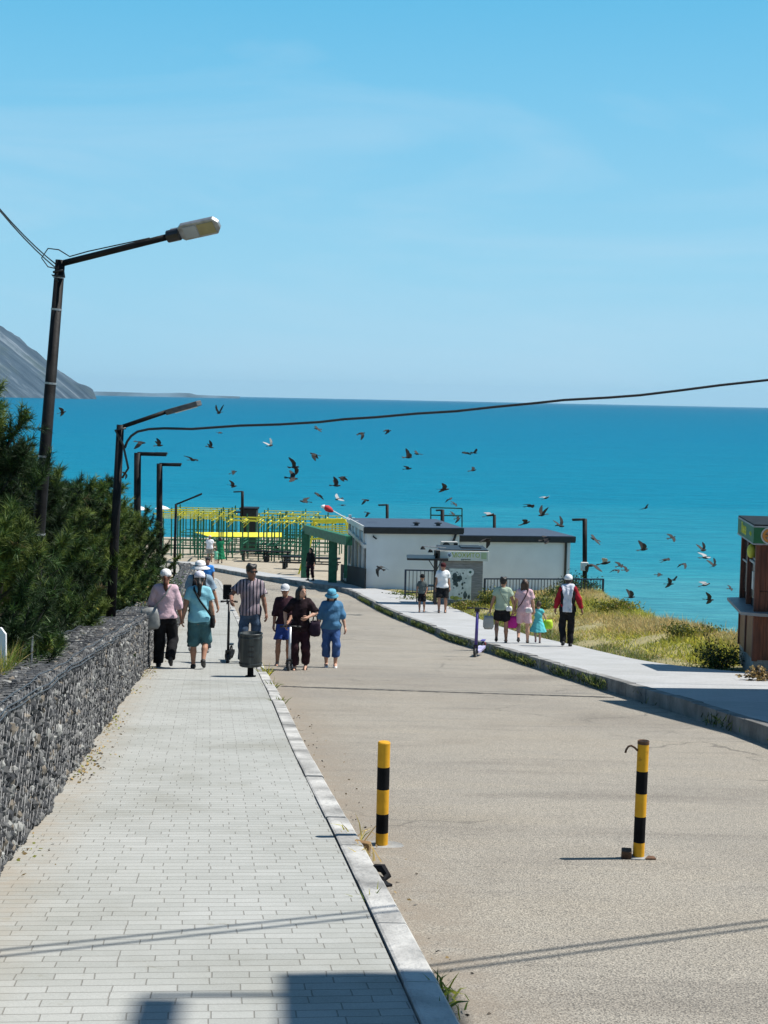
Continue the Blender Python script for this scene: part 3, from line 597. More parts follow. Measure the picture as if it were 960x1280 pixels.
# ---- beach shade frames: green legs, yellow tops
def shade_frame(nx_, ny_, W_, D_, H_, kind):
    t = empty('shade_frame', (0, 0, 0))
    for i in range(nx_+1):
        for j in range(ny_+1):
            ex = .25*((i*7+j*3) % 3 == 0)
            MB().box((W_*i/nx_, D_*j/ny_, (H_+ex)/2-.25), (.085, .085, H_+ex+.5)).build('post', GREENP, t)
    for z in (.55, 1.15):
        for j in (0, ny_): MB().beam((0, D_*j/ny_, z+.03*j), (W_, D_*j/ny_, z+.03*j), .05, .06).build('rail', GREENP, t)
    for i in range(nx_+1): MB().beam((W_*i/nx_, 0, 1.15), (W_*i/nx_, D_, 1.15), .05, .05).build('rail', GREENP, t)
    mb = MB()
    for j in range(ny_+1): mb.beam((-.25, D_*j/ny_, H_), (W_+.25, D_*j/ny_, H_), .05, .06)
    if kind == 'slat':
        for k in range(6): mb.beam((-.25, D_*k/5, H_-.02-.12*k), (W_+.25, D_*k/5, H_-.02-.12*k), .05, .03)
    for i in range(nx_+1): mb.beam((W_*i/nx_, -.2, H_-.1), (W_*i/nx_, D_+.2, H_-.1), .04, .05)
    mb.build('yellow_top', YELLOWP, t)
    for i in range(nx_):
        MB().beam((W_*i/nx_, 0, H_-.5), (W_*i/nx_+.5, 0, H_), .05, .05).build('brace', YELLOWP, t)
        MB().beam((W_*(i+1)/nx_, D_, H_-.5), (W_*(i+1)/nx_-.5, D_, H_), .05, .05).build('brace', YELLOWP, t)
    return t
SF = 'shade frames on the beach'
def put(t, px, py, D, rz, label, copy=True, zoff=0):
    o = copy_tree(t) if copy else t
    D += 8; p = at(px, py, D); o.location = (p.x, p.y, tz(p.x, p.y)+zoff); o.rotation_euler = (0, 0, R(rz)); tag(o, label, 'shade frame', SF); return o
fA = shade_frame(4, 1, 4.4, 2.6, 2.75, 'bars'); fB = shade_frame(3, 2, 4.2, 3.6, 3.3, 'slat')
put(fA, 283, 705, 93, -3, 'shade frame right behind the woman in the green dress', False)
put(fA, 333, 708, 91, -3, 'shade frame straight above the head of the man in the striped shirt')
put(fB, 196, 706, 92, 2, 'tall slatted yellow shade frame at the left end, behind the thin lamp', False)
put(fB, 214, 700, 100, -2, 'tall slatted shade frame just right of the thin lamp post')
put(fA, 246, 700, 101, -4, 'shade frame behind the man in white, second row')
put(fA, 300, 697, 106, -3, 'shade frame in front of the black beach booth')
put(fA, 352, 697, 104, -2, 'shade frame seen left of the green gateway, second row')
put(fA, 225, 690, 116, -3, 'shade frame furthest out by the water, left of the booth')
put(fA, 330, 690, 118, -2, 'shade frame furthest out by the water, right of the booth')
# yellow climbing-frame top by the building and slanting yellow board
yt = empty('climbing_frame', at(388, 676, 82)); tag(yt, 'yellow trapezoid frame with slanting legs behind the green gateway', 'frame')
q = [at(392, 651, 80), at(431, 650, 80), at(434, 652.5, 82), at(394, 653, 82)]; q = [p-yt.location for p in q]
gl = [at(385, 676, 80), at(437, 673, 80), at(440, 676, 82), at(389, 676, 82)]; gl = [p-yt.location for p in gl]
MB().beam(q[0], q[1], .12, .16).beam(q[3], q[2], .1, .12).beam(q[0], q[3], .1, .1).beam(q[1], q[2], .1, .1).build('top_frame', YELLOWP, yt)
for p_, l_ in zip(q, gl): MB().beam(p_, l_+(l_-p_)*2.2, .09, .09).build('leg', YELLOWP, yt)
mb = MB()
for k in (.3, .5, .7, .9): mb.beam(q[0].lerp(gl[0], k), q[1].lerp(gl[1], k), .06, .06).beam(q[3].lerp(gl[3], k), q[2].lerp(gl[2], k), .06, .06)
mb.build('rung', YELLOWP, yt)
yb = empty('yellow_board', at(246, 667, 105)); tag(yb, 'long slanting yellow board above the heads of the far couple', 'board')
P4 = [p-yb.location for p in (at(244, 666, 105.5), at(352, 666.5, 105.5), at(352, 672, 104), at(262, 671.5, 104))]
up = Vector((0, 0, .05)); MB().add([tuple(p) for p in P4]+[tuple(p+up) for p in P4], [(3, 2, 1, 0), (4, 5, 6, 7), (0, 1, 5, 4), (1, 2, 6, 5), (2, 3, 7, 6), (3, 0, 4, 7)]).build('board', YELLOWP, yb)
for p in P4: MB().box((p.x, p.y, p.z-1.1), (.07, .07, 2.2)).build('leg', GREENP, yb)
# benches and tables under the frames
def beach_table(px, py, D, label):
    p = at(px, py, D); t = empty('beach_table', (p.x, p.y, tz(p.x, p.y)), R(random.Random(px).uniform(-20, 20))); tag(t, label, 'table', 'tables on the beach')
    MB().box((0, 0, .74), (1.8, .7, .06)).build('tabletop', DKMETAL, t)
    for x in (-.7, .7): MB().box((x, 0, .36), (.08, .5, .72)).build('leg', DKMETAL, t)
    for y in (-.6, .6): MB().box((0, y, .45), (1.8, .26, .05)).box((-.7, y, .22), (.06, .2, .44)).box((.7, y, .22), (.06, .2, .44)).build('bench', DKMETAL, t)
for px, py, D, lab in ((318, 690, 100, 'dark table under the frames left of the striped-shirt man'), (347, 692, 99, 'dark table under the frames between the striped-shirt man and the gateway'), (371, 693, 88, 'dark table just left of the green gateway'), (406, 694, 86, 'dark table seen between the posts of the green gateway'), (334, 682, 112, 'dark table furthest out under the frames')): beach_table(px, py, D, lab)
# booth on the beach
bo2 = at(309, 655, 114); bt_ = empty('beach_booth', (bo2.x, bo2.y, SEA+1.2)); tag(bt_, 'square black booth standing at the water behind the shade frames', 'booth')
hz = at(309, 636, 114).z-(SEA+1.2)
MB().box((.15, 0, hz/2), (1.25, 1.6, hz)).build('wall', TRIMB, bt_)
MB().box((.15, 0, hz+.05), (1.4, 1.8, .12)).build('roof', DKMETAL, bt_)
MB().box((-.95, 0, hz-.25), (.95, 1.2, .08)).box((-1.38, -.5, hz/2-.1), (.07, .07, hz-.2)).box((-1.38, .5, hz/2-.1), (.07, .07, hz-.2)).build('side_canopy', TRIMB, bt_)
MB().box((-.2, -.81, hz-.8), (.35, .03, .4)).build('notice', CREAM, bt_)
for px, py in ((176, 633), (203, 632)):
    p = at(px, py+3, 88); t = empty('beach_umbrella', (p.x, p.y, tz(p.x, p.y)), 0); hh = p.z-t.location.z
    tag(t, 'white beach umbrella top showing between the third and fourth lamps' if px > 190 else 'white beach umbrella top showing left of the third lamp', 'umbrella', 'white beach umbrellas')
    MB().lathe([(.02, .14), (.25, .07), (.45, -.04), (.44, -.05), (.25, .05), (.02, .11)], 10).build('canopy', mat('umbrella_cloth', (.75, .76, .78), .8, .06, 3), t).location = (0, 0, hh)
    MB().tube([(0, 0, 0), (0, 0, hh+.2)], .025, 6).build('pole', STEEL, t)

# ---- brown cafe kiosk on the right
co = onto(941, 839.5, .19); ck = empty('cafe_kiosk', co, R(-6)); tag(ck, 'brown boarded cafe kiosk with a green sign and a fold-down counter', 'kiosk')
KW, KD, KH = 2.4, 1.85, 2.46
MB().box((KW/2, KD/2, .02), (KW-.02, KD-.02, .36)).build('plinth', CONC, ck)
s = MB()
for k in range(16): s.box((.075+k*.15, .02, .78), (.146, .05, 1.16)); s.box((.075+k*.15, .02, 1.80), (.146, .05, .86))
s.build('front_wall', WOODR, ck)
s = MB()
for k in range(12): s.box((.02, .09+k*.15, .56), (.05, .146, .74))
s.build('side_wall', WOODO, ck)
MB().box((KW/2, KD/2+.05, 1.2), (KW-.12, KD-.12, 2.2)).build('core', TRIMB, ck)
for x, y in ((.015, .015), (.015, KD-.05), (.015, .52*KD)): MB().box((x, y, 1.23), (.085, .085, 2.1)).build('corner_post', WOODR, ck)
MB().box((.03, KD*.5, 1.66), (.02, KD-.2, .96)).build('window', GLASSD, ck)
MB().box((.01, KD*.28, 1.80), (.03, .7, .04)).box((.01, KD*.75, 1.72), (.03, .7, .03)).build('shelf_bar', STEEL, ck)
MB().box((-.004, KD*.2, 1.5), (.02, .14, .3)).build('price_list', mat('pale_paper', (.6, .6, .55), .7, .1, 5), ck)
MB().prism([(-.25, -.10), (.06, -.24), (KW, -.24), (KW, .02), (.05, .02), (.05, KD+.02), (-.25, KD-.1)], .97, 1.02).build('counter', mat('grey_counter', (.20, .21, .22), .5, .15, 6), ck)
MB().box((KW/2, KD/2, KH+.0), (KW+.16, KD+.16, .06)).build('roof', DKMETAL, ck)
MB().box((-.06, KD/2, KH-.15), (.05, KD+.15, .27)).box((KW/2, -.06, KH-.15), (KW+.16, .05, .27)).build('sign_board', GRN, ck)
MB().box((-.06, KD/2, KH-.005), (.06, KD+.17, .025)).box((KW/2, -.06, KH-.005), (KW+.18, .06, .025)).box((-.06, KD/2, KH-.297), (.06, KD+.17, .025)).box((KW/2, -.06, KH-.297), (KW+.18, .06, .025)).build('sign_trim', STEEL, ck)
YL = mat('yellow_lettering', (.62, .62, .05), .6, .1, 6)
text_part('Лика', .26, YL, ck, facing((-.088, KD*.62, KH-.15), R(-90)))
text_part('кафе', .09, YL, ck, facing((-.088, KD*.16, KH-.15), R(-90)))
e_ = MB().lathe([(.07, 0), (.115, 0), (.115, .01), (.07, .01), (.07, 0)], 24).tube([(-.075, 0, .008), (.075, 0, .008)], .016, 6).build('emblem', mat('orange_emblem', (.62, .24, .05), .6, .1, 6), ck); e_.matrix_local = facing((.17, -.087, KH-.15))
MB().lathe([(.125, 0), (.14, 0), (.14, .008), (.125, .008), (.125, 0)], 24).build('ring', CREAM, e_)
text_part('eда', .2, YL, ck, facing((.58, -.087, KH-.15)))
lm = MB().lathe([(.02, .12), (.06, .08), (.075, 0), (.06, -.08), (.02, -.12)], 12).tube([(0, 0, .1), (0, 0, .3)], .008, 5).build('hanging_lantern', mat('yellow_green_shade', (.50, .50, .06), .6, .1, 4), ck, True); lm.location = (-.02, KD*.32, 1.98)

# ---- flat-roofed pavilion added out of view beyond the right edge to shade the pavement
pv = empty('occluder', (7.05, 14.2, gz(17.5)+.2), R(6.7)); tag(pv, 'unseen dark flat-roofed pavilion next to the pavement, nearer than the brown kiosk', 'occluder')
M0 = MB()
z_ = gz(17.5)
MB().box((2.0, 3.2, 4.4), (4.0, 7.0, .18)).build('roof', TRIMB, pv)
MB().box((2.2, 3.2, 1.9), (3.4, 6.4, 4.9)).build('wall', WOODR, pv)
# ---- cabinet with pole, arm and plate added unseen for their shadow; twin cables overhead
SV = Vector(_sd)
def lift(px, py, h, off=0): p = onto(px, py, off); return p+SV*(h/SV.z)
cb = empty('pole_shadow_box', (0, 0, 0)); p = lift(455, 1250, 7.6, .06); cb.location = (p.x, 4.2, gz(4.2)-.05); tag(cb, 'unseen grey cabinet high on a pole on the right-hand pavement', 'shadow_box')
l_ = p-cb.location
t0 = lift(430, 1217, 7.6, .06)-cb.location; t1 = lift(560, 1217, 7.6, .06)-cb.location
MB().box(((t0.x+t1.x)/2-.08, (t0.y+.3)/2, l_.z), (t1.x-t0.x, t0.y-.3, .5)).build('shadow_box', CREAM, cb)
MB().tube([((t0.x+t1.x)/2, 0, 0), ((t0.x+t1.x)/2, 0, l_.z+1.6)], .07, 10).build('pole', DKMETAL, cb)
a0 = lift(180, 1246, 8.6, .06)-cb.location; a1 = lift(400, 1246, 8.6, .06)-cb.location
MB().beam(a0, a1, .05, .09).beam((a1.x, a1.y, a1.z), ((t0.x+t1.x)/2, 0, l_.z+1.55), .05, .06).build('arm', DKMETAL, cb)
MB().box((a0.x+.06, a0.y-.35, a0.z), (.16, .6, .05)).build('plate', CREAM, cb)
for (qa, qb, lab) in (((0, 1212), (470, 1160), 'pair of thin cables crossing high above the walk, nearer pair'), ((535, 1217), (960, 1159), 'pair of thin cables crossing high above the road')):
    a = lift(*qa, 4.6); b_ = lift(*qb, 4.6); d = (b_-a); mb = MB()
    for off in (0, .11):
        o_ = Vector((0, off, .10*off)); mb.tube([a-d*(1.2 if qa[0] < 100 else .03)+o_, a+o_, b_+o_, b_+d*(.06 if qa[0] < 100 else 3)+o_], .014, 6)
    tag(mb.build('overhead_cable', BLACK), lab, 'cable')
# ================================================================ gabion wall, plants
def unit(v): return v/np.maximum(np.linalg.norm(v, axis=-1, keepdims=True), 1e-9)
def rock_base():
    p = (1+5**.5)/2
    v = np.array([(-1, p, 0), (1, p, 0), (-1, -p, 0), (1, -p, 0), (0, -1, p), (0, 1, p), (0, -1, -p), (0, 1, -p), (p, 0, -1), (p, 0, 1), (-p, 0, -1), (-p, 0, 1)], float)
    f = np.array([(0, 11, 5), (0, 5, 1), (0, 1, 7), (0, 7, 10), (0, 10, 11), (1, 5, 9), (5, 11, 4), (11, 10, 2), (10, 7, 6), (7, 1, 8), (3, 9, 4), (3, 4, 2), (3, 2, 6), (3, 6, 8), (3, 8, 9), (4, 9, 5), (2, 4, 11), (6, 2, 10), (8, 6, 7), (9, 8, 1)])
    return unit(v), f
RV, RF = rock_base()
def rocks(P, size, r):
    n = len(P); v = RV[None]*r.uniform(.72, 1.2, (n, 12, 1)); s = size[:, None]*r.uniform(.6, 1.25, (n, 3)); v = v*s[:, None, :]
    q = unit(r.normal(size=(n, 4))); w_, x, y, z = q.T
    M = np.stack([1-2*(y*y+z*z), 2*(x*y-z*w_), 2*(x*z+y*w_), 2*(x*y+z*w_), 1-2*(x*x+z*z), 2*(y*z-x*w_), 2*(x*z-y*w_), 2*(y*z+x*w_), 1-2*(x*x+y*y)], -1).reshape(n, 3, 3)
    v = np.einsum('nij,nkj->nki', M, v)+P[:, None, :]
    return v[:, RF].reshape(-1, 3, 3)
WH, WW = .88, .56
gw = empty('gabion_wall', (0, 0, 0)); tag(gw, 'long grey gabion wall of broken stone in wire mesh along the walk', 'wall')
r = np.random.default_rng(21)
def face_pts(y0, y1, sp, side):
    ny = int((y1-y0)/sp); nz_ = int((WH if side == 'front' else WW)/sp)
    yy, kk = np.meshgrid(y0+np.arange(ny)*sp, np.arange(nz_+1)*sp); yy = yy.ravel()+r.uniform(-.4, .4, yy.size)*sp; kk = kk.ravel()+r.uniform(-.4, .4, kk.size)*sp
    bul = .025*np.sin(yy*2.1)+.02*np.sin(yy*5.3+1)
    if side == 'front': return np.stack([x_wall(yy)-.018+bul*.55+r.uniform(-.02, .012, yy.size), yy, g(yy)+.06+np.clip(kk, .02, WH-.03)], -1)
    return np.stack([x_wall(yy)-np.clip(kk, .03, WW-.03), yy, g(yy)+.06+WH-.03+bul*.6+r.uniform(-.02, .015, yy.size)], -1)
PS = [face_pts(3.5, 28, .050, 'front'), face_pts(3.5, 28, .052, 'top'), face_pts(28, 70, .09, 'front'), face_pts(28, 70, .09, 'top')]
SZ = [np.full(len(p), .037 if i < 2 else .062) for i, p in enumerate(PS)]
Pt = np.concatenate(PS); Sz = np.concatenate(SZ); n = len(Pt)
mi = np.repeat(r.choice(5, n, p=[.36, .32, .20, .07, .05]), 20)
STN = [mat('stone_slate', (.030, .032, .036), .9, .3, 20, .4, 40), mat('stone_dark_grey', (.070, .071, .073), .9, .3, 20, .4, 40), mat('stone_grey', (.135, .135, .132), .9, .25, 20, .4, 40), mat('stone_pale', (.27, .27, .255), .9, .2, 20), mat('stone_brownish', (.17, .145, .115), .9, .25, 20)]
fill = tri_obj('stone_fill', rocks(Pt, Sz, r), STN, mi, gw)
V = []; YW = np.arange(3.5, 70.5, .5)
for y in YW:
    xa = float(x_wall(y))-.07; z = gz(y)
    V += [(xa, y, z-.2), (xa, y, z+WH-.0), (xa-WW+.12, y, z+WH-.0), (xa-WW+.12, y, z-.4)]
k = len(YW)
mesh_obj('core', V, [(i*4+j, i*4+j+1, i*4+j+5, i*4+j+4) for i in range(k-1) for j in range(3)]+[(0, 1, 2, 3), tuple(4*(k-1)+j for j in (3, 2, 1, 0))], mat('gabion_core', (.03, .03, .032), 1, .3, 8), gw)
WIRE = mat('wire', (.13, .135, .145), .5, .2, 9)
wm = MB()
def wall_pt(y, s, out=.012):       # s runs up the front face, then back over the top
    bul = .025*math.sin(y*2.1)+.02*math.sin(y*5.3+1)
    if s <= WH: return (float(x_wall(y))+out+bul*.6, y, gz(y)+.06+s)
    return (float(x_wall(y))-(s-WH), y, gz(y)+.06+WH+out+.02+bul*.4)
def net(y0, y1, dy, ds, rad):
    ys = np.arange(y0, y1, dy); rows = int((WH+WW)/ds)
    for q in range(rows+1):
        pts = [wall_pt(float(y), min(WH+WW, max(0.01, q*ds+(ds*.42 if (i//1+q) % 2 else -ds*.42)))) for i, y in enumerate(ys)]
        wm.tube(pts, rad, 3, cap=False)
net(3.5, 15, .075, .085, .0014); net(15, 28, .10, .095, .0017); net(28, 69, .18, .12, .003)
wm.build('wire_mesh', WIRE, gw)
ew = MB()
for s in (WH-.03, WH+.0, WH+.03, WH+WW-.02): ew.tube([wall_pt(float(y), s, .02) for y in np.arange(3.5, 69, .4)], .0042, 5)
for y in (6.1, 14.3, 22.9, 31, 40, 50): ew.tube([wall_pt(y, s, .022) for s in np.linspace(.01, WH+WW-.02, 14)], .007 if y == 22.9 else .0045, 5)
ew.build('edge_wire', mat('edge_wire_dark', (.07, .075, .085), .5, .2, 9, metal=.3), gw)

# ---- needles and leaves
PINE = [leafmat('pine_dark', (.018, .038, .012), .4, 2, .12), leafmat('pine_green', (.046, .092, .021), .4, 2, .15), leafmat('pine_yellowish', (.125, .17, .032), .35, 2, .15), leafmat('pine_dry', (.13, .095, .045), .35, 3, .1)]
BARK = mat('bark', (.075, .06, .045), .95, .4, 9, .6, 25)
def needles(P, D, m, ln, wd, r, spread=.75):
    n = len(P); N = n*m; p = np.repeat(P, m, 0); d = np.repeat(D, m, 0); a = unit(d*.72+unit(r.normal(size=(N, 3)))*spread)
    b_ = p-d*r.uniform(-.02, .07, (N, 1)); l_ = ln*r.uniform(.65, 1.15, (N, 1)); s = unit(np.cross(a, r.normal(size=(N, 3))))*wd
    return np.stack([b_-s*.5, b_+s*.5, b_+a*l_], 1)
def pine(label, x, y, ztop, rad, seed, base=None, nb=None, tilt=0.0, m=22, wd=.0075, cat='pine tree', lean=(0, 0)):
    r = np.random.default_rng(seed); zb = tz(x, y)-.05; H = ztop-zb; t = empty('pine_tree', (x, y, zb)); tag(t, label, cat, 'pines behind the gabion wall')
    nb = nb or int(26+H*9); st = np.array([[lean[0]*k*k, lean[1]*k*k, H*k*.93] for k in np.linspace(0, 1, 9)]); st[1:-1, :2] += r.normal(size=(7, 2))*.035
    mb = MB(); mb.tube([tuple(p) for p in st], list(np.linspace(.075+.01*H, .014, 9)), 7)
    TP, TD = [], []
    def stem(f): return np.array([np.interp(f, np.linspace(0, 1, 9), st[:, k]) for k in range(3)])
    for i in range(nb):
        f = .10+.86*((i+r.uniform(0, .6))/nb); az = i*2.4+r.uniform(-.5, .5); prof = math.sin(math.pi*min(1, (1.02-f)*.62+.12))
        ln = rad*max(.16, prof)*r.uniform(.65, 1.15)*(1.0 if f < .85 else .7); p0 = stem(f); up = .12+.75*f+r.uniform(-.15, .2)
        d = np.array([math.cos(az), math.sin(az), up]); d /= np.linalg.norm(d); pts = [p0]; dd = d.copy()
        for k in range(5):
            dd = dd+np.array([0, 0, .13])+r.normal(size=3)*.09; dd /= np.linalg.norm(dd); pts.append(pts[-1]+dd*ln/5)
        mb.tube([tuple(p) for p in pts], [.020*(.4+ln/rad*.6), .018*.8, .013, .010, .008, .005], 4, cap=False)
        pts = np.array(pts)
        for k in range(int(6+ln*11)):
            u_ = r.uniform(.22, 1.0); q = np.array([np.interp(u_*5, range(6), pts[:, c_]) for c_ in range(3)]); sd = unit(dd*.7+r.normal(size=3)*.75+np.array([0, 0, .35])); sl = r.uniform(.08, .30)*(1.15-u_*.5)
            for e in np.arange(.0, 1.01, .25): TP.append(q+sd*sl*e); TD.append(unit(sd+np.array([0, 0, .25])))
        for e in (.75, .88, 1.0): TP.append(np.array([np.interp(e*5, range(6), pts[:, c_]) for c_ in range(3)])); TD.append(dd)
    for e in np.linspace(.86, 1.08, 6): TP.append(stem(1)+np.array([0, 0, (e-1)*H*.3])); TD.append(np.array([0, 0, 1.0]))
    TP, TD = np.array(TP), np.array(TD); clump = np.sin(TP[:, 0]*4.1+seed)+np.sin(TP[:, 1]*3.7)+np.sin(TP[:, 2]*5.3+seed*2)
    kind = np.where(clump+r.normal(size=len(TP))*.7 > .75, 2, np.where(clump+r.normal(size=len(TP))*.8 > -.5, 1, 0)); kind[r.random(len(TP)) < .012] = 3
    mb.build('trunk', BARK, t, True)
    tri_obj('crown', needles(TP, TD, m, .105, wd, r), PINE, np.repeat(kind, m), t); return t
def row(px, py, D): p = at(px, py, D); return p.x, D, p.z
PN = [
 ('tallest pine at the left edge, its top shoots standing against the cape', 4, 470, 13.2, .95, (0, 0)),
 ('pine straight behind the nearest street lamp', 52, 572, 15.5, .95, (0.1, 0)),
 ('pine between the nearest lamp and the second lamp, crown touching the wall', 96, 598, 18.5, 1.05, (0, 0)),
 ('pine at the foot of the second street lamp', 128, 602, 22.5, 1.05, (0, 0)),
 ('slim pine just right of the second street lamp, top against the water', 158, 590, 28, .8, (0, 0)),
 ('pine at the foot of the third lamp', 178, 640, 33, 1.15, (0, 0)),
 ('last pine of the row, where the thin lamp stands', 202, 658, 40, 1.25, (0, 0)),
 ('dark pine behind the others, left of the nearest lamp', -5, 560, 16.5, 1.1, (0, 0)),
 ('dark pine in the second row, behind the nearest lamp foot', 28, 590, 19, 1.1, (0, 0)),
 ('dark pine in the second row, left of the second lamp', 75, 606, 24, 1.3, (0, 0)),
 ('dark pine in the second row, behind the second lamp', 112, 622, 30, 1.4, (0, 0)),
 ('dark pine in the second row, left of the fourth lamp', 150, 648, 38, 1.6, (0, 0)),
 ('low spreading pine behind the wall next to the white board', -12, 640, 11.8, .8, (.1, 0))]
for i, (lab, px, py, D, rad, lean) in enumerate(PN):
    x, y, z = row(px, py, D)
    if i < 7: x = min(x, float(x_wall(D))-WW-.45)
    pine(lab, x, y, z, rad, 40+i, lean=lean, m=20 if D < 20 else 15, wd=.0075 if D < 20 else .011)
# broad-leaved bushes on the back edge of the wall
LEAF = [leafmat('leaf_deep', (.022, .048, .014), .35, 2, .2), leafmat('leaf_green', (.05, .088, .022), .3, 2, .25), leafmat('leaf_light', (.105, .14, .036), .3, 2, .3), leafmat('leaf_yellow', (.30, .27, .03), .25, 2, .25), leafmat('leaf_dry', (.25, .17, .07), .3, 2, .15)]
def leafy(name, label, cat, loc, rx, ry, h, n, ls, seed, mix_, group=None, narrow=.45, holes=.25):
    r = np.random.default_rng(seed); t = empty(name, loc); tag(t, label, cat, group); ns = 9+int(5*rx); C_ = []; mb = MB()
    for k in range(ns):
        a = r.uniform(0, 6.28); q = r.uniform(.15, 1)**.5; e = np.array([rx*q*math.cos(a), ry*q*math.sin(a), h*r.uniform(.45, 1.0)*(1.1-.45*q)]); C_.append(e)
        mb.tube([(e[0]*.12, e[1]*.12, -.06), tuple(e*np.array([.5, .5, .55])), tuple(e)], [.012, .008, .003], 4, cap=False)
    C_ = np.array(C_); idx = r.integers(0, ns, n); s = r.uniform(.15, 1, (n, 1)); P = C_[idx]*np.concatenate([s**.6, s**.6, s], 1)+r.normal(size=(n, 3))*np.array([rx*.24, ry*.24, h*.11]); P[:, 2] = np.maximum(P[:, 2], .02)
    d = unit(r.normal(size=(n, 3))+np.array([0, 0, .5])); s_ = unit(np.cross(d, r.normal(size=(n, 3)))); L_ = ls*r.uniform(.6, 1.3, (n, 1))
    Q = np.stack([P, P+d*L_*.5+s_*L_*narrow*.5, P+d*L_, P+d*L_*.5-s_*L_*narrow*.5], 1)
    mb.build('stem', BARK, t); tri_obj('foliage', Q, LEAF, r.choice(5, n, p=mix_), t, 4); return t
for i, (px, D, rx, h, lab) in enumerate([(20, 12.6, .55, .95, 'broad-leaved bush by the thin stake at the left edge'), (60, 15.2, .6, 1.0, 'broad-leaved bush pressed against the back of the wall under the nearest lamp'), (93, 18.5, .7, 1.05, 'broad-leaved bush leaning on the wall between the first two lamps'), (112, 22, .7, 1.0, 'broad-leaved bush on the wall just below the second lamp'), (150, 29, .9, 1.2, 'broad-leaved bush behind the head of the woman in pink'), (185, 39, 1.1, 1.6, 'leafy bush where the wall narrows, behind the woman in pink'), (206, 47, 1.1, 1.7, 'leafy bush at the far end of the wall beside the thin lamp post')]):
    x = float(x_wall(D))-WW-.32*rx-.06; leafy('bush', lab, 'bush', (x, D, tz(x, D)), rx*.9, rx*1.3, h+.35, int(1500+rx*900), .062 if D < 25 else .085, 70+i, [.40, .34, .22, .03, .01], 'bushes behind the gabion wall')
# grass tufts on the wall's near end
GR = [leafmat('grass_green', (.12, .175, .028), .3, 3, .3), leafmat('grass_olive', (.28, .29, .06), .3, 3, .3), leafmat('grass_straw', (.60, .48, .20), .25, 3, .3), leafmat('grass_tan', (.43, .30, .12), .25, 3, .3), leafmat('grass_yellow', (.56, .52, .06), .25, 3, .3), leafmat('grass_grey_green', (.17, .19, .10), .25, 3, .3)]
def blades(P, h, wd, r, lean=.45, bend=.5):
    n = len(P); d = unit(np.concatenate([r.normal(size=(n, 2))*lean, np.ones((n, 1))], 1)); s = unit(np.cross(d, r.normal(size=(n, 3))))*wd; H = (h*r.uniform(.5, 1.2, n))[:, None] if np.ndim(h) else h*r.uniform(.5, 1.2, (n, 1))
    t1 = P+d*H*.6; e = d.copy(); e[:, 2] -= bend*r.random(n); e = unit(e); t2 = t1+e*H*.5
    A = np.stack([P-s*.5, P+s*.5, t1+s*.35], 1); B = np.stack([P-s*.5, t1+s*.35, t1-s*.35], 1); C_ = np.stack([t1-s*.35, t1+s*.35, t2], 1)
    return np.concatenate([A, B, C_])
r = np.random.default_rng(5)
n = 5200; yy = r.uniform(7.6, 11.6, n); P = np.stack([x_wall(yy)-r.uniform(.22, 1.1, n)-.05*(yy-8), yy, np.zeros(n)], -1); P[:, 2] = np.where(P[:, 0] > x_wall(yy)-WW, g(yy)+.06+WH, g(yy)+.8)
tag(tri_obj('wall_grass', blades(P, .21, .006, r), GR, np.tile(r.choice(6, n, p=[.3, .35, .15, .1, .08, .02]), 3)), 'olive grass growing over the near end of the gabion wall', 'grass', kind='stuff')
# ---- the bank
n = 150000; yy = 20+44*r.random(n)**1.15; k = r.random(n); x0, x1 = x_rp(yy), x_edge(yy); P = np.stack([x0-.06+(x1-x0+.9)*k, yy, np.zeros(n)], -1)
nzv = np.sin(P[:, 0]*1.9+1)+np.sin(P[:, 1]*.83+P[:, 0]*.5)+np.sin(P[:, 0]*3.7-P[:, 1]*1.7)*.7+r.normal(size=n)*.55
keep = (r.random(n) < .62+.25*nzv) & ~((P[:, 0] > x_rp(yy)+.5) & (P[:, 1] < 24.6)) & ~((P[:, 1] > 63) & (P[:, 0] > -1))
gx_, gy_ = P[:, 0], P[:, 1]; incafe = (gx_ > co.x-.15) & (gx_ < co.x+2.6) & (gy_ > co.y-.3) & (gy_ < co.y+2.0); inko = (abs(gx_-ko.x) < .8) & (gy_ > ko.y-.05) & (gy_ < ko.y+1.6); inaw = (abs(gx_-ao.x+.3) < .9) & (gy_ > ao.y-.6) & (gy_ < ao.y+1.2)
bd = (gy_ > bo.y+(gx_-bo.x)*.117-.1) & (gx_ > bo.x-.3)
keep &= ~(incafe | inko | inaw | bd); P = P[keep]; nzv = nzv[keep]; k = k[keep]; n = len(P); P[:, 2] = terrain(P[:, 0], P[:, 1])-.03
far_ = P[:, 1]; h = (.115+.08*np.clip(nzv, -1, 2)*.5+.10*k)*(1+.15*r.normal(size=n)); h = np.clip(h, .05, .5)
band_ = np.sin(P[:, 1]*.31+P[:, 0]*.9)+.6*np.sin(P[:, 0]*2.3+P[:, 1]*.21)+.45*r.normal(size=n)
kind = np.where(k < .16, r.choice([0, 5, 1, 3], n, p=[.30, .32, .26, .12]), np.where(band_ > .45, r.choice([4, 1, 0], n, p=[.42, .40, .18]), np.where(band_ > -.2, r.choice([2, 3, 1, 4], n, p=[.42, .18, .25, .15]), r.choice([2, 3, 5], n, p=[.5, .35, .15]))))
kind = np.where((P[:, 1] > 44) & (k < .55) & (r.random(n) < .5), r.choice([4, 0, 1], n, p=[.3, .4, .3]), kind)
tag(tri_obj('bank_grass', blades(P, h, .017, r, .6, .8), GR, np.tile(kind, 3)), 'dry straw and green grass covering the bank above the sea', 'grass', kind='stuff')
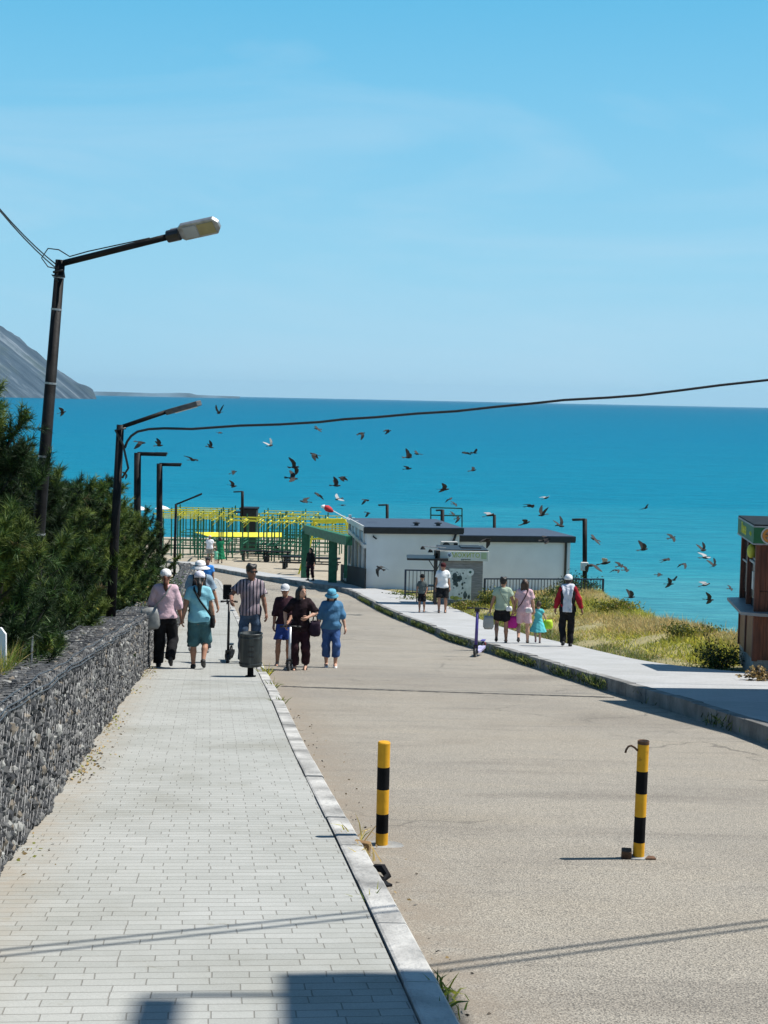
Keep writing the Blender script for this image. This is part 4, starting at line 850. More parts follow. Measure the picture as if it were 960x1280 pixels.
# weeds in the gutter of the right-hand kerb
n = 9000; yy = 15+44*r.random(n)**.8; P = np.stack([x_rk(yy)-.01-abs(r.normal(size=n))*.035, yy, g(yy)+r.uniform(0, .12, n)], -1); keep = (np.sin(yy*2.3)+np.sin(yy*.9)+.8*r.normal(size=n) > np.where(yy < 22, 1.6, -.3)); P = P[keep]; n = len(P)
tag(tri_obj('kerb_weeds', blades(P, .11, .012, r, .6), GR+[LEAF[0]], np.tile(r.choice([0, 1, 5, 6], n, p=[.25, .15, .1, .5]), 3)), 'dark weeds growing along the gutter of the right-hand kerb', 'weeds', kind='stuff')
for i, (px, py, D, rx, h, mx, lab, cat) in enumerate([
  (900, 838, 25.9, .45, .62, [.45, .30, .12, .03, .10], 'olive shrub on the pavement edge against the brown kiosk', 'shrub'),
  (866, 806, 31.5, .62, .36, [.05, .2, .4, .33, .02], 'yellow-green cushion bush on the edge of the bank left of the brown kiosk', 'bush'),
  (772, 765, 44, .9, .50, [.03, .15, .32, .47, .03], 'bright yellow flowering bush on the bank right of the woman in red sleeves', 'bush'),
  (668, 757, 49, .8, .55, [.08, .3, .42, .18, .02], 'light green bush behind the woman in the pink top and the child', 'bush'),
  (612, 757, 52, .45, .7, [.05, .25, .45, .22, .03], 'leafy light green bush at the right corner of the drink kiosk', 'bush'),
  (583, 764, 51.5, .55, .28, [.02, .1, .3, .45, .13], 'low golden plant in front of the drink kiosk', 'plant'),
  (522, 748, 57, .9, .55, [.08, .35, .42, .13, .02], 'green bush in front of the short railing', 'bush'),
  (495, 742, 60, .6, .5, [.1, .4, .4, .08, .02], 'green bush against the left half of the white wall', 'bush'),
  (722, 735, 59, .8, .9, [.6, .3, .08, .01, .01], 'dark shrub behind the railing below the white electric box', 'shrub'),
  (700, 750, 54, .7, .5, [.05, .3, .4, .22, .03], 'yellow-green bush under the long railing', 'bush')]):
    p = at(px, py, D); leafy('bush' if cat != 'plant' else 'flowering_plant', lab, cat, (p.x, D, tz(p.x, D)), rx, rx*.8, h, int(900+1500*rx), .06 if D < 40 else .085, 120+i, mx)
# dry leaf heap by the cafe kiosk and litter of dry leaves at the wall's foot
def flakes(P, ls, r): 
    n = len(P); d = unit(r.normal(size=(n, 3))*np.array([1, 1, .35])); s = unit(np.cross(d, r.normal(size=(n, 3)))); L_ = ls*r.uniform(.5, 1.3, (n, 1)); return np.stack([P, P+d*L_*.5+s*L_*.28, P+d*L_, P+d*L_*.5-s*L_*.28], 1)
p0 = onto(945, 850, .19); n = 420; P = np.stack([p0.x+.12+r.normal(size=n)*.16, p0.y+r.normal(size=n)*.09, np.zeros(n)], -1); P[:, 2] = p0.z+.22*np.exp(-(((P[:, 0]-p0.x)/.24)**2+((P[:, 1]-p0.y)/.16)**2))*r.random(n)+.015
tag(tri_obj('dry_leaf_heap', flakes(P, .075, r), [LEAF[4], GR[3], BARK], r.choice(3, n), None, 4), 'small heap of brown dry leaves at the foot of the brown kiosk', 'leaf heap', kind='stuff')
n = 1500; yy = 5+23*r.random(n)**1.2; P = np.stack([x_wall(yy)+abs(r.normal(size=n))*.09+.02, yy, g(yy)+.067], -1); m_ = np.sin(yy*1.7)+np.sin(yy*.6)+r.normal(size=n)*.5 > .3; P = P[m_]
tag(tri_obj('leaf_litter', flakes(P, .032, r), [LEAF[4], GR[3], BARK, GR[1]], r.choice(4, len(P)), None, 4), 'scattered dry leaves along the foot of the gabion wall', 'litter', kind='stuff')
n = 90; q = [onto(px, py) for px, py in ((345, 845), (362, 893), (395, 957), (428, 1016), (470, 1086), (520, 1180), (560, 1270))]; yy = r.uniform(5, 18, n); P = np.stack([x_lko(yy)+.03+abs(r.normal(size=n))*.12, yy, g(yy)+.006], -1)
tag(tri_obj('gutter_litter', flakes(P, .024, r), [LEAF[4], BARK, STN[0]], r.choice(3, n), None, 4), 'dark bits and dry leaves lying in the left-hand gutter', 'litter', kind='stuff')
# weed tufts by the left kerb
def weed(px, py, h, n, seed, lab, mx=(0, 4, 1), wd=.011):
    r = np.random.default_rng(seed); p = onto(px, py); P = np.stack([r.normal(size=n)*.035, r.normal(size=n)*.05, np.zeros(n)], -1)
    o = tri_obj('weed_tuft', blades(P, h, wd, r, .7, .9), GR, np.tile(r.choice(mx, n), 3)); o.location = (p.x, p.y, gz(p.y)+.01); tag(o, lab, 'weed', 'weeds along the left kerb')
weed(463, 1136, .10, 26, 1, 'grass tuft in the kerb joint a little above the cabinet shade'); weed(487, 1178, .06, 14, 2, 'tiny grass tuft in the joint behind the kerb, closest to the shade edge'); weed(549, 1248, .10, 34, 3, 'bright green tuft at the road side of the kerb by the shade'); weed(556, 1272, .08, 26, 4, 'bright green tuft lowest along the kerb')
weed(447, 1052, .17, 16, 5, 'thin stalks beside the brick near the left bollard', (3, 2, 4)); weed(340, 862, .16, 40, 6, 'weed tuft at the kerb just nearer than the litter bin', (0, 1, 4), .014); weed(351, 882, .12, 30, 7, 'small weed at the road edge of the kerb, right below the bin tuft', (0, 1), .014); weed(333, 845, .22, 40, 8, 'tallest weed at the foot of the litter bin', (0, 1, 4), .016); weed(458, 1077, .16, 14, 9, 'dry stalks between the brick and the black scrap', (3, 2))
# ================================================================ people: smooth bodies and clothes grown from distance fields
class Field:
    def __init__(s, h): s.h = h; s.ops = []
    def put(s, fn, lo, hi, k=.02, op='u'): s.ops.append((fn, np.array(lo), np.array(hi), k, op))
    def cap(s, a, b, ra, rb, k=.025, op='u', sq=None):
        a, b = np.array(a, float), np.array(b, float); ab = b-a; l2 = max(float(ab @ ab), 1e-9)
        def fn(P):
            t = np.clip(((P-a) @ ab)/l2, 0, 1); return np.linalg.norm(P-a-t[..., None]*ab, axis=-1)-(ra+(rb-ra)*t)
        m = max(ra, rb); s.put(fn, np.minimum(a, b)-m, np.maximum(a, b)+m, k, op)
    def cutcap(s, a, b, ra, rb, k=.02):      # tube with flat ends: sleeves and trouser legs
        a, b = np.array(a, float), np.array(b, float); ab = b-a; ln = float(np.linalg.norm(ab)); u = ab/max(ln, 1e-6)
        def fn(P):
            t = (P-a) @ u; q = np.clip(t/ln, 0, 1); rad = np.linalg.norm(P-a-(np.clip(t, 0, ln))[..., None]*u, axis=-1)-(ra+(rb-ra)*q)
            return np.maximum(rad, t-ln)
        m = max(ra, rb); s.put(fn, np.minimum(a, b)-m, np.maximum(a, b)+m, k)
    def ell(s, c, r_, k=.02, op='u', M=None):
        c, r_ = np.array(c, float), np.array(r_, float)
        def fn(P):
            q = P-c
            if M is not None: q = q @ M
            return (np.linalg.norm(q/r_, axis=-1)-1)*r_.min()
        m = r_.max(); s.put(fn, c-m, c+m, k, op)
    def mesh(s, noise=0.0, seed=0):
        lo = np.min([o[1] for o in s.ops if o[4] == 'u'], 0)-3*s.h; hi = np.max([o[2] for o in s.ops if o[4] == 'u'], 0)+3*s.h
        n = np.ceil((hi-lo)/s.h).astype(int)+1; F = np.full(n, 1.0)
        for fn, a, b, k, op in s.ops:
            mrg = k+3*s.h; i0 = np.clip(((a-mrg-lo)/s.h).astype(int), 0, n-1); i1 = np.clip(((b+mrg-lo)/s.h).astype(int)+2, 1, n)
            if op == 'cut': i0, i1 = np.zeros(3, int), n
            if (i1 <= i0).any(): continue
            ax = [lo[c]+s.h*np.arange(i0[c], i1[c]) for c in range(3)]; P = np.stack(np.meshgrid(*ax, indexing='ij'), -1); d = fn(P)
            sl = tuple(slice(i0[c], i1[c]) for c in range(3)); f = F[sl]
            if op == 'u':
                t = np.clip(.5+.5*(f-d)/k, 0, 1); F[sl] = f*(1-t)+d*t-k*t*(1-t)
            else: F[sl] = np.maximum(f, -d if op == 'sub' else d)
        if noise:
            ax = [lo[c]+s.h*np.arange(n[c]) for c in range(3)]; X, Y, Z = np.meshgrid(*ax, indexing='ij'); r = np.random.default_rng(seed); p = r.uniform(0, 6.28, 6)
            F = F+noise*(np.sin(17*X+9*Z+p[0])*np.sin(13*Y-21*Z+p[1])+.7*np.sin(31*Z+19*X+p[2]+2*np.sin(11*Y+p[3]))*np.sin(23*Y+p[4]))
        return nets(F, lo, s.h)
def nets(F, lo, h):
    S = F < 0; n = F.shape
    def cor(A, d): return A[d[0]:n[0]-1+d[0], d[1]:n[1]-1+d[1], d[2]:n[2]-1+d[2]]
    ds = [(i, j, k) for i in (0, 1) for j in (0, 1) for k in (0, 1)]
    tot = sum(cor(S, d).astype(np.int8) for d in ds); act = (tot > 0) & (tot < 8); I = np.argwhere(act); idx = np.full(act.shape, -1, np.int64); idx[act] = np.arange(len(I))
    pos = np.zeros((len(I), 3)); cnt = np.zeros(len(I))
    for d in ds:
        for ax in range(3):
            if d[ax]: continue
            e = list(d); e[ax] = 1; fa = cor(F, d)[act]; fb = cor(F, e)[act]; x = (fa < 0) != (fb < 0); t = fa[x]/(fa[x]-fb[x]); q = np.tile(np.array(d, float), (x.sum(), 1)); q[:, ax] += t; pos[x] += q; cnt[x] += 1
    V = (I+pos/cnt[:, None])*h+lo; Q = []
    for ax in range(3):
        o1, o2 = [(1, 2), (2, 0), (0, 1)][ax]; a = [slice(1, -1)]*3; a[ax] = slice(0, -1); b = list(a); b[ax] = slice(1, None)
        sa, sb = S[tuple(a)], S[tuple(b)]; E_ = np.argwhere(sa != sb); flip = sa[tuple(E_.T)]; E_ = E_+1; E_[:, ax] -= 1
        def cell(da, db): c = E_.copy(); c[:, o1] -= da; c[:, o2] -= db; return idx[tuple(c.T)]
        q = np.stack([cell(1, 1), cell(0, 1), cell(0, 0), cell(1, 0)], -1); q[~flip] = q[~flip][:, ::-1]; Q.append(q)
    return V, np.concatenate(Q)
def blob(name, F, m, parent, noise=0, seed=0, extra=None, sc=1.0):
    V, Q = F.mesh(noise, seed); f = [tuple(q) for q in Q.tolist()]; mi = [0]*len(f); V = V*sc
    if extra is not None and extra.n:
        f += [tuple(i+len(V) for i in q) for q in extra.f]; mi += extra.m; V = np.concatenate([V]+[np.asarray(v)*sc for v in extra.v])
    return mesh_obj(name, V, f, m, parent, True, mi)
SKIN = {k: mat('skin_'+k, c, .55, .08, 6, spec=.3) for k, c in (('light', (.52, .30, .21)), ('tan', (.36, .19, .125)), ('brown', (.24, .12, .08)))}
EYEM = mat('eye_dark', (.03, .022, .018), .3, .2, 9); LIP = mat('lips', (.30, .10, .085), .5, .1, 9)
def cloth(name, col, var=.14, scale=5, **k): return mat('cloth_'+name, col, .88, var, scale, .75, 15, spec=.15, **k)
def ik(a, c, l1, l2, hint):
    a, c = np.array(a, float), np.array(c, float); d = c-a; L_ = np.linalg.norm(d); Lm = min(L_, (l1+l2)*.998); u = d/L_; c = a+u*Lm
    x = (l1*l1-l2*l2+Lm*Lm)/(2*Lm); y = math.sqrt(max(l1*l1-x*x, 0)); hn = np.array(hint, float); hn = hn-u*(hn @ u); hn /= max(np.linalg.norm(hn), 1e-6)
    return a+u*x+hn*y, c
PROF = np.array([(.76, .150, .105), (.86, .172, .122), (.93, .172, .122), (1.04, .142, .105), (1.16, .148, .110), (1.28, .166, .118), (1.38, .164, .100), (1.44, .110, .075), (1.49, .060, .055)])
HAIR = {'black': mat('hair_black', (.010, .008, .007), .5, .4, 12, .3, 60), 'brown': mat('hair_brown', (.050, .024, .013), .5, .4, 12, .3, 60), 'auburn': mat('hair_auburn', (.095, .030, .014), .5, .4, 12, .3, 60)}
def person(label, loc, rz, h=1.7, skin='tan', w=1.0, belly=0.0, lean=0.0, head=(0, 0), feet=((.10, .06, 0, 0), (-.10, -.10, .0, 0)), hands=(None, None), elbow=((.5, -1, 0), (-.5, -1, 0)), top=None, bottom=None, shoes=None, hair=None, hat=None, glasses=False, slope=0.0, vox=.015, child=False, group=None, seed=0):
    """local: facing +Y, right hand at +X. feet: (x, y, lift, heel-up angle) right then left; hands: wrist targets right then left"""
    s = h/1.72; t = empty('person', loc, rz); tag(t, label, 'person', group); hs = 1.28 if child else 1.04
    sk = SKIN[skin]; B = Field(vox); hip0 = np.array([0, 0, .93]); cl, sl_ = math.cos(lean), math.sin(lean)
    RL = np.array([[1, 0, 0], [0, cl, sl_], [0, -sl_, cl]])
    def T(p): return RL @ (np.array(p, float)-hip0)+hip0
    def Ti(P): return (P-hip0) @ RL+hip0
    def torso(F, k, zlo, zhi, t_, kf=.03, bl=0.0, flare=0.0, wmul=1.0):
        def fn(P):
            q = Ti(P); z = np.clip(q[..., 2], .70, 1.5); a = np.interp(z, PROF[:, 0], PROF[:, 1])*w*wmul+t_; b = np.interp(z, PROF[:, 0], PROF[:, 2])*(.5+.5*w)*wmul+t_
            fl = flare*np.clip((1.05-z)/.4, 0, 1); a = a+fl; b = b+fl; off = bl*np.exp(-((z-1.05)/.16)**2); yy = q[..., 1]-off*.5
            d = (np.sqrt((q[..., 0]/a)**2+(yy/(b+off*.5))**2)-1)*np.minimum(a, b); return np.maximum(np.maximum(d, zlo-q[..., 2]), q[..., 2]-zhi)
        F.put(fn, (-.36*w, -.42, min(zlo, 1)-.1), (.36*w, .55, zhi+.1), kf)
    sw = .152*w*.55+.152*.45
    J = {}
    for i, sg in enumerate((1, -1)):
        fx, fy, lift, heel = feet[i]; gz_ = slope*fy; hipj = np.array([.088*w*sg, 0, .885]); hl = math.radians(heel)
        toe = np.array([fx+.012*sg, fy+.15, gz_+lift+.025]); ank = toe+np.array([0, -.155*math.cos(hl), .155*math.sin(hl)+.055*math.cos(hl)])
        kn, ank = ik(hipj, ank, .415, .41, (.12*sg, 1, 0)); J['leg', i] = (hipj, kn, ank, toe)
        sh = T((sw*sg, -.012, 1.393)); tg = hands[i] if hands[i] is not None else (sg*(.245*w), .03, .80)
        el, wr = ik(sh, tg, .275, .245, elbow[i]); J['arm', i] = (sh, el, wr)
    torso(B, 0, .80, 1.47, -.022, .03, belly)
    hr = head; yw, pt = math.radians(hr[0]), math.radians(hr[1])
    RH = np.array([[math.cos(yw), -math.sin(yw), 0], [math.sin(yw), math.cos(yw), 0], [0, 0, 1]]) @ np.array([[1, 0, 0], [0, math.cos(pt), math.sin(pt)], [0, -math.sin(pt), math.cos(pt)]])
    nk = T((0, -.005, 1.49)); hc = nk+RH @ np.array([0, .022, .118*hs])
    def Hd(p): return hc+RH @ (np.array(p, float)*hs)
    B.cap(T((0, -.012, 1.42)), nk+RH @ np.array([0, .006, .05]), .056, .052, .03)
    B.ell(Hd((0, -.008, .012)), np.array((.074, .093, .104))*hs, .02, M=RH); B.ell(Hd((0, .025, -.052)), np.array((.055, .062, .062))*hs, .03, M=RH)
    B.cap(Hd((0, .084, .012)), Hd((0, .104, -.022)), .010*hs, .014*hs, .012)
    for sg in (1, -1): B.ell(Hd((.077*sg, -.008, -.008)), np.array((.010, .020, .032))*hs, .008, M=RH)
    ex = MB()
    for sg in (1, -1): ex.lathe([(.001, -.009), (.009, -.006), (.012, 0), (.009, .006), (.001, .009)], 8, tuple(Hd((.031*sg, .079, .010))), 1)
    ex.tube([tuple(Hd((x, .083-abs(x)*.25, -.057))) for x in (-.022, -.01, 0, .01, .022)], [.004, .007, .008, .007, .004], 6, 2)
    for i, sg in enumerate((1, -1)):
        hipj, kn, ank, toe = J['leg', i]; B.cap(hipj, kn, .080*(.4+.6*w), .054, .02); B.cap(kn, kn*.55+ank*.45+np.array([0, -.018, 0]), .053, .056, .02); B.cap(kn*.55+ank*.45+np.array([0, -.018, 0]), ank, .054, .036, .02)
        B.cap(ank+np.array([0, -.03, -.025]), ank*.5+toe*.5, .036, .034, .02); B.cap(ank*.5+toe*.5, toe+np.array([0, .025, 0]), .034, .024, .02)
        sh, el, wr = J['arm', i]; B.cap(T((sw*.5*sg, -.01, 1.40)), sh, .055, .054, .03); B.cap(sh, el, .050, .039, .02); B.cap(el, el*.6+wr*.4, .040, .038, .015); B.cap(el*.6+wr*.4, wr, .038, .026, .015)
        d = wr-el; d /= np.linalg.norm(d); pn = np.array([-sg, .25, 0.0]); pn -= d*(pn @ d); pn /= np.linalg.norm(pn); wx = np.cross(d, pn)
        if wx[1] < 0: wx = -wx
        def hp(a, b_, c): return wr+d*a+wx*b_+pn*c
        B.cap(hp(.03, .012, 0), hp(.075, .020, 0), .024, .022, .012); B.cap(hp(.03, -.012, 0), hp(.075, -.020, 0), .024, .021, .012)
        for q, (off, ln) in enumerate(((.030, .068), (.010, .078), (-.010, .072), (-.029, .056))):
            p0 = hp(.072, off, 0); p1 = hp(.078+ln*.42, off*1.05, .008); p2 = hp(.078+ln*.74, off, .028); p3 = hp(.078+ln*.90, off, .052)
            ex.tube([tuple(p0), tuple(p1), tuple(p2), tuple(p3)], [.0105, .0098, .009, .007], 6)
        ex.tube([tuple(hp(.02, .026, .008)), tuple(hp(.05, .048, .022)), tuple(hp(.078, .050, .036)), tuple(hp(.095, .044, .045))], [.014, .012, .0105, .008], 6)
    blob('body', B, [sk, EYEM, LIP], t, extra=ex, sc=s)
    nz_ = .007
    if bottom:
        F = Field(vox); kd, m = bottom['kind'], bottom['mat']; lo = bottom.get('loose', .02)
        if kd == 'skirt':
            z1 = bottom['hem']
            torso(F, 0, .90, bottom.get('waist', 1.04), .016, .02, belly); fl = bottom.get('flare', .06)
            def fn(P):
                z = np.clip(P[..., 2], z1, .95); a = .178*w+.02+fl*(.95-z)/.5; b = .13*w+.02+fl*(.95-z)/.5; wv = 1+.04*np.sin(np.arctan2(P[..., 1], P[..., 0])*9)*(.95-z)*2
                return np.maximum(np.maximum((np.sqrt((P[..., 0]/a/wv)**2+(P[..., 1]/b/wv)**2)-1)*b, z1-P[..., 2]), P[..., 2]-.95)
            F.put(fn, (-.45, -.45, z1), (.45, .45, .95), .03)
        else:
            torso(F, 0, .80, 1.02, .008+lo*.2, .02, belly)
            fr = bottom['len']; zt_ = bottom.get('waist', min(1.02, (top or {}).get('hem', .95)+.05))
            for i in (0, 1):
                hipj, kn, ank, toe = J['leg', i]; hj = hipj+np.array([0, 0, .0]); r0 = .090*(.4+.6*w)+lo*.35
                if fr <= .5: F.cutcap(hj, hipj+(kn-hipj)*fr*2, r0, r0+lo*.7-.024*fr, .03)
                else:
                    q = min(1, (fr-.5)*2); F.cap(hj, kn, r0, .070+lo*.7, .03); F.cutcap(kn, kn+(ank-kn)*q*1.03, .070+lo*.7, (.064 if q < .8 else .054)+lo*.9, .025)
        if kd != 'skirt': F.put(lambda P, zt_=zt_: P[..., 2]-zt_, (-9,)*3, (9,)*3, .01, 'cut')
        blob(kd if kd in ('skirt', 'shorts') else 'trousers', F, m, t, nz_, seed+1, sc=s)
    if top:
        F = Field(vox); m = top['mat']; lo = top.get('loose', .018); hem = top.get('hem', .93)
        torso(F, 0, hem, 1.465, lo, .02, belly, top.get('flare', 0))
        for i, sg in enumerate((1, -1)):
            sh, el, wr = J['arm', i]; F.cap(T((.06*sg, -.008, 1.435)), sh+np.array([-.012*sg, 0, .002]), .048+lo*.4, .056+lo*.5, .03); sv = top.get('sleeve', .5); rs = .056+lo*.7
            if sv <= 0: continue
            if sv <= 1: F.cutcap(sh, sh+(el-sh)*sv, rs, rs+lo*.3-.006*sv, .025)
            else: F.cap(sh, el, rs, .047+lo, .025); F.cutcap(el, el+(wr-el)*min(1, sv-1), .047+lo, .034+lo*.8, .02)
        nkr = top.get('neck', .068); nc = T((0, .012, 1.485)); F.ell(nc, (nkr, nkr*.95, .05), .005, 'sub')
        blob('dress' if top.get('dress') else 'shirt', F, m, t, nz_, seed+2, sc=s)
        if top.get('vest') is not None:
            F = Field(vox); torso(F, 0, hem-.02, 1.45, lo+.012, .02, belly, top.get('flare', 0)); F.cap(T((-.10, -.01, 1.43)), T((.10, -.01, 1.43)), .062, .062, .03); F.ell(T((0, .02, 1.49)), (.07, .08, .07), .005, 'sub')
            blob('vest', F, top['vest'], t, nz_, seed+7, sc=s)
    if shoes:
        for i, sg in enumerate((1, -1)):
            hipj, kn, ank, toe = J['leg', i]; F = Field(min(vox, .013)); u = toe-(ank-np.array([0, 0, .055])); u = u/np.linalg.norm(u); heel = toe-u*.20
            k = shoes.get('kind', 'shoe'); hh = .040 if k == 'shoe' else .022
            F.cap(heel+np.array([0, 0, .012]), heel*.45+toe*.55, .038, .040, .02); F.cap(heel*.45+toe*.55, toe+u*.025-np.array([0, 0, .004]), .040, .032, .02)
            if k == 'shoe': F.cap(heel+np.array([0, .01, .02]), ank*.65+heel*.35+np.array([0, .015, .0]), .040, .040, .03)
            nrm = np.cross(np.array([1., 0, 0]), u); nrm = nrm if nrm[2] > 0 else -nrm
            zc = toe-nrm*.028; F.put(lambda P, zc=zc, nrm=nrm: -((P-zc) @ nrm), (-9,)*3, (9,)*3, .01, 'cut')
            if k != 'shoe': zt = toe+nrm*.004; F.put(lambda P, zc=zt, nrm=nrm: ((P-zc) @ nrm), (-9,)*3, (9,)*3, .01, 'cut')
            so = blob('shoe' if k == 'shoe' else 'sandal', F, shoes['mat'], t, sc=s)
            if k != 'shoe':
                st = MB(); st.tube([tuple((toe+np.array([x, -.03+.03*(1-abs(x)/.045), .034*(1-(x/.05)**2)]))*s) for x in (-.046, -.025, 0, .025, .046)], .010*s, 5); st.build('strap', shoes['mat'], so, True)
    if hair:
        F = Field(min(vox, .014)); kd, hm = hair; F.ell(Hd((0, -.018, .026 if not hat else .004)), np.array((.086, .098, .105) if not hat else (.081, .090, .086))*hs, .01, M=RH)
        if kd in ('long', 'bob'):
            ln = .30 if kd == 'long' else .20
            for x in (-.05, 0, .05): F.cap(Hd((x, -.06, 0)), Hd((x*1.5, -.075, -ln)), .048*hs, .035*hs, .03)
            for sg in (1, -1): F.cap(Hd((.072*sg, -.02, .0)), Hd((.085*sg, .0, -ln*.75)), .030*hs, .026*hs, .03)
        if kd == 'short' and not hat:
            for k in range(9): a = k*.7; F.ell(Hd((.06*math.cos(a), -.02+.06*math.sin(a), .085+.02*math.sin(a*3))), (.035*hs,)*3, .02)
        if kd == 'pony':
            F.cap(Hd((0, -.10, .0)), Hd((.01, -.125, -.10)), .036, .042, .02); F.cap(Hd((.01, -.125, -.10)), Hd((.015, -.115, -.25)), .042, .034, .02); F.cap(Hd((.015, -.115, -.25)), Hd((.0, -.115, -.36)), .034, .012, .02)
        if kd == 'bun': F.ell(Hd((0, -.05, .125)), (.048, .048, .045), .02)
        fc = np.array([0, .078, -.045]); Mf = RH
        def fn(P, c=Hd(fc)): q = (P-c) @ Mf/hs; return (np.linalg.norm(q/np.array([.072, .085, .105]), axis=-1)-1)*.07
        F.put(fn, Hd(fc)-.2, Hd(fc)+.2, .01, 'sub')
        if kd in ('short', 'bun', 'pony'):
            def fn2(P, c=Hd((0, .03, -.09))): q = (P-c) @ Mf/hs; return (np.linalg.norm(q/np.array([.12, .105, .075]), axis=-1)-1)*.07
            F.put(fn2, Hd(fc)-.2, Hd(fc)+.2, .01, 'sub')
        blob('hair', F, HAIR[hm], t, .004, seed+3, sc=s)
    HM = Matrix([list(RH[0])+[0], list(RH[1])+[0], list(RH[2])+[0], [0, 0, 0, 1]])
    def headpart(o): o.matrix_local = Matrix.Translation(Vector(hc*s)) @ HM @ Matrix.Scale(s*hs, 4); return o
    if hat:
        kd, hm = hat
        if kd == 'cap':
            c = MB().lathe([(.103, .014), (.106, .05), (.094, .093), (.060, .124), (.014, .137), (.0, .137)], 18, (0, -.012, 0), sx=.90, sy=1.06)
            o = headpart(c.build('cap', hm, t, True)); v = MB(); P = [(-.078, .06), (-.075, .12), (-.045, .165), (0, .178), (.045, .165), (.075, .12), (.078, .06)]
            v.add([(x, y, .034-abs(x)*.18-(y-.06)*.16) for x, y in P]+[(x, y, .042-abs(x)*.18-(y-.06)*.16) for x, y in P], [(6, 5, 4, 3, 2, 1, 0), (7, 8, 9, 10, 11, 12, 13)]+[(i, i+1, i+8, i+7) for i in range(6)]); v.build('brim', hm, o)
        else:
            br = .155 if kd == 'bucket' else .19
            c = MB().lathe([(br, -.022), (br+.003, -.014), (.106, .03), (.100, .075), (.086, .112), (.05, .124), (0, .126)], 22, (0, -.01, 0), sx=.94, sy=1.06); c.lathe([(br, -.022), (.103, .026)], 22, (0, -.01, 0), sx=.94, sy=1.06)
            o = headpart(c.build('hat', hm, t, True)); headpart(MB().lathe([(.104, .028), (.109, .032), (.105, .048), (.100, .05)], 22, (0, -.01, 0), sx=.94, sy=1.06).build('hat_band', cloth('hat_band', (.10, .11, .13)), t, True))
    if glasses:
        g_ = MB()
        for sg in (1, -1): g_.box((.034*sg, .092, .012), (.052, .012, .036)); g_.tube([(.06*sg, .088, .018), (.084*sg, .0, .012)], .004, 4)
        g_.box((0, .096, .018), (.02, .008, .008)); headpart(g_.build('sunglasses', BLACK, t))
    t['_s'] = s; del t['_s']
    return t, J, T, s
def held(name, label, cat, P, local, s):                  # a thing of its own at a place given in the person's own frame
    t = P[0]; M = Matrix.Translation(t.location) @ Matrix.Rotation(t.rotation_euler.z, 4, 'Z'); o = empty(name, M @ (Vector(local)*s), t.rotation_euler.z); return tag(o, label, cat)
def sack(parent, m, wx, dy, hz, name='pouch', n=16):
    prof = [(.02, 0), (.75, .02*hz), (.98, .18*hz), (1.0, .45*hz), (.92, .75*hz), (.80, hz), (.70, hz*.99), (.05, hz*.97)]
    V = []; 
    for r_, z in prof:
        for j in range(n):
            a = 2*math.pi*j/n; c_, s_ = math.cos(a), math.sin(a); q = .72; V.append((r_*wx*abs(c_)**q*(1 if c_ > 0 else -1), r_*dy*abs(s_)**q*(1 if s_ > 0 else -1)*(1-.25*z/hz), z+.012*math.sin(3*a)))
    k = len(prof); Fc = [(i*n+j, i*n+(j+1) % n, (i+1)*n+(j+1) % n, (i+1)*n+j) for i in range(k-1) for j in range(n)]+[tuple(range(n-1, -1, -1)), tuple((k-1)*n+j for j in range(n))]
    return mesh_obj(name, V, Fc, m, parent, True)
def spot(px, py, off=.06): p = onto(px, py, off); p.z = gz(p.y)+off; return p
C_BLK = cloth('black', (.012, .012, .014), .3); C_DEN = cloth('denim', (.055, .085, .135), .35, 9); C_WHT = cloth('white', (.74, .74, .76), .04)
SH_BLK = mat('shoe_black', (.018, .017, .018), .6, .3, 9); SH_WHT = mat('shoe_white', (.70, .70, .70), .6, .05, 9); SH_GRY = mat('shoe_grey', (.20, .20, .20), .7, .2, 9); SOLE = SH_BLK
PACC = .119
# --- walking away on the left walk
P1 = person('woman in a pink sweatshirt and wide black trousers walking away by the gabion wall', spot(206, 834), R(3), 1.63, 'tan', 1.0, lean=R(2), feet=((.10, -.20, .02, 38), (-.11, .12, 0, 0)), hands=((.27, .08, .88), (-.29, .10, .90)), elbow=((.6, -1, 0), (-1, -.7, 0)),
  top=dict(mat=cloth('pink', (.62, .44, .50), .07), sleeve=1.35, loose=.036, hem=.88), bottom=dict(kind='trousers', mat=C_BLK, len=1.0, loose=.042), shoes=dict(mat=SH_BLK), hair=('pony', 'auburn'), hat=('cap', C_WHT), slope=-PACC, seed=1)
P2 = person('woman in a cyan T-shirt and teal knee-length culottes with a black strap over her back', spot(248, 836), R(2), 1.61, 'tan', .94, lean=R(2), head=(0, 8), feet=((.08, -.12, .01, 30), (-.09, .10, 0, 0)), hands=((.26, .10, .86), (-.30, .02, .84)), elbow=((.5, -1, 0), (-1, -.6, 0)),
  top=dict(mat=cloth('cyan', (.22, .50, .60), .08), sleeve=.62, loose=.032, hem=.84), bottom=dict(kind='shorts', mat=cloth('teal', (.045, .115, .135), .2), len=.52, loose=.06), shoes=dict(mat=SH_BLK), hair=('pony', 'black'), hat=('cap', cloth('lilac_white', (.66, .64, .74), .05)), slope=-PACC, seed=2)
P3 = person('man in a white brimmed hat and grey-blue shirt walking ahead of the woman in cyan', spot(249, 816), R(4), 1.82, 'tan', 1.12, feet=((.13, .05, 0, 0), (-.14, -.08, 0, 12)), hands=((.34, .05, .86), (-.30, .05, .84)), elbow=((1, -.6, 0), (-1, -.6, 0)),
  top=dict(mat=cloth('grey_blue', (.22, .30, .38), .1), sleeve=.75, loose=.035, hem=.88), bottom=dict(kind='trousers', mat=cloth('navy', (.022, .030, .045), .3), len=.97, loose=.02), shoes=dict(mat=SH_GRY), hair=('short', 'black'), hat=('sunhat', C_WHT), slope=-PACC, seed=3)
p = onto(259, 757, .06)
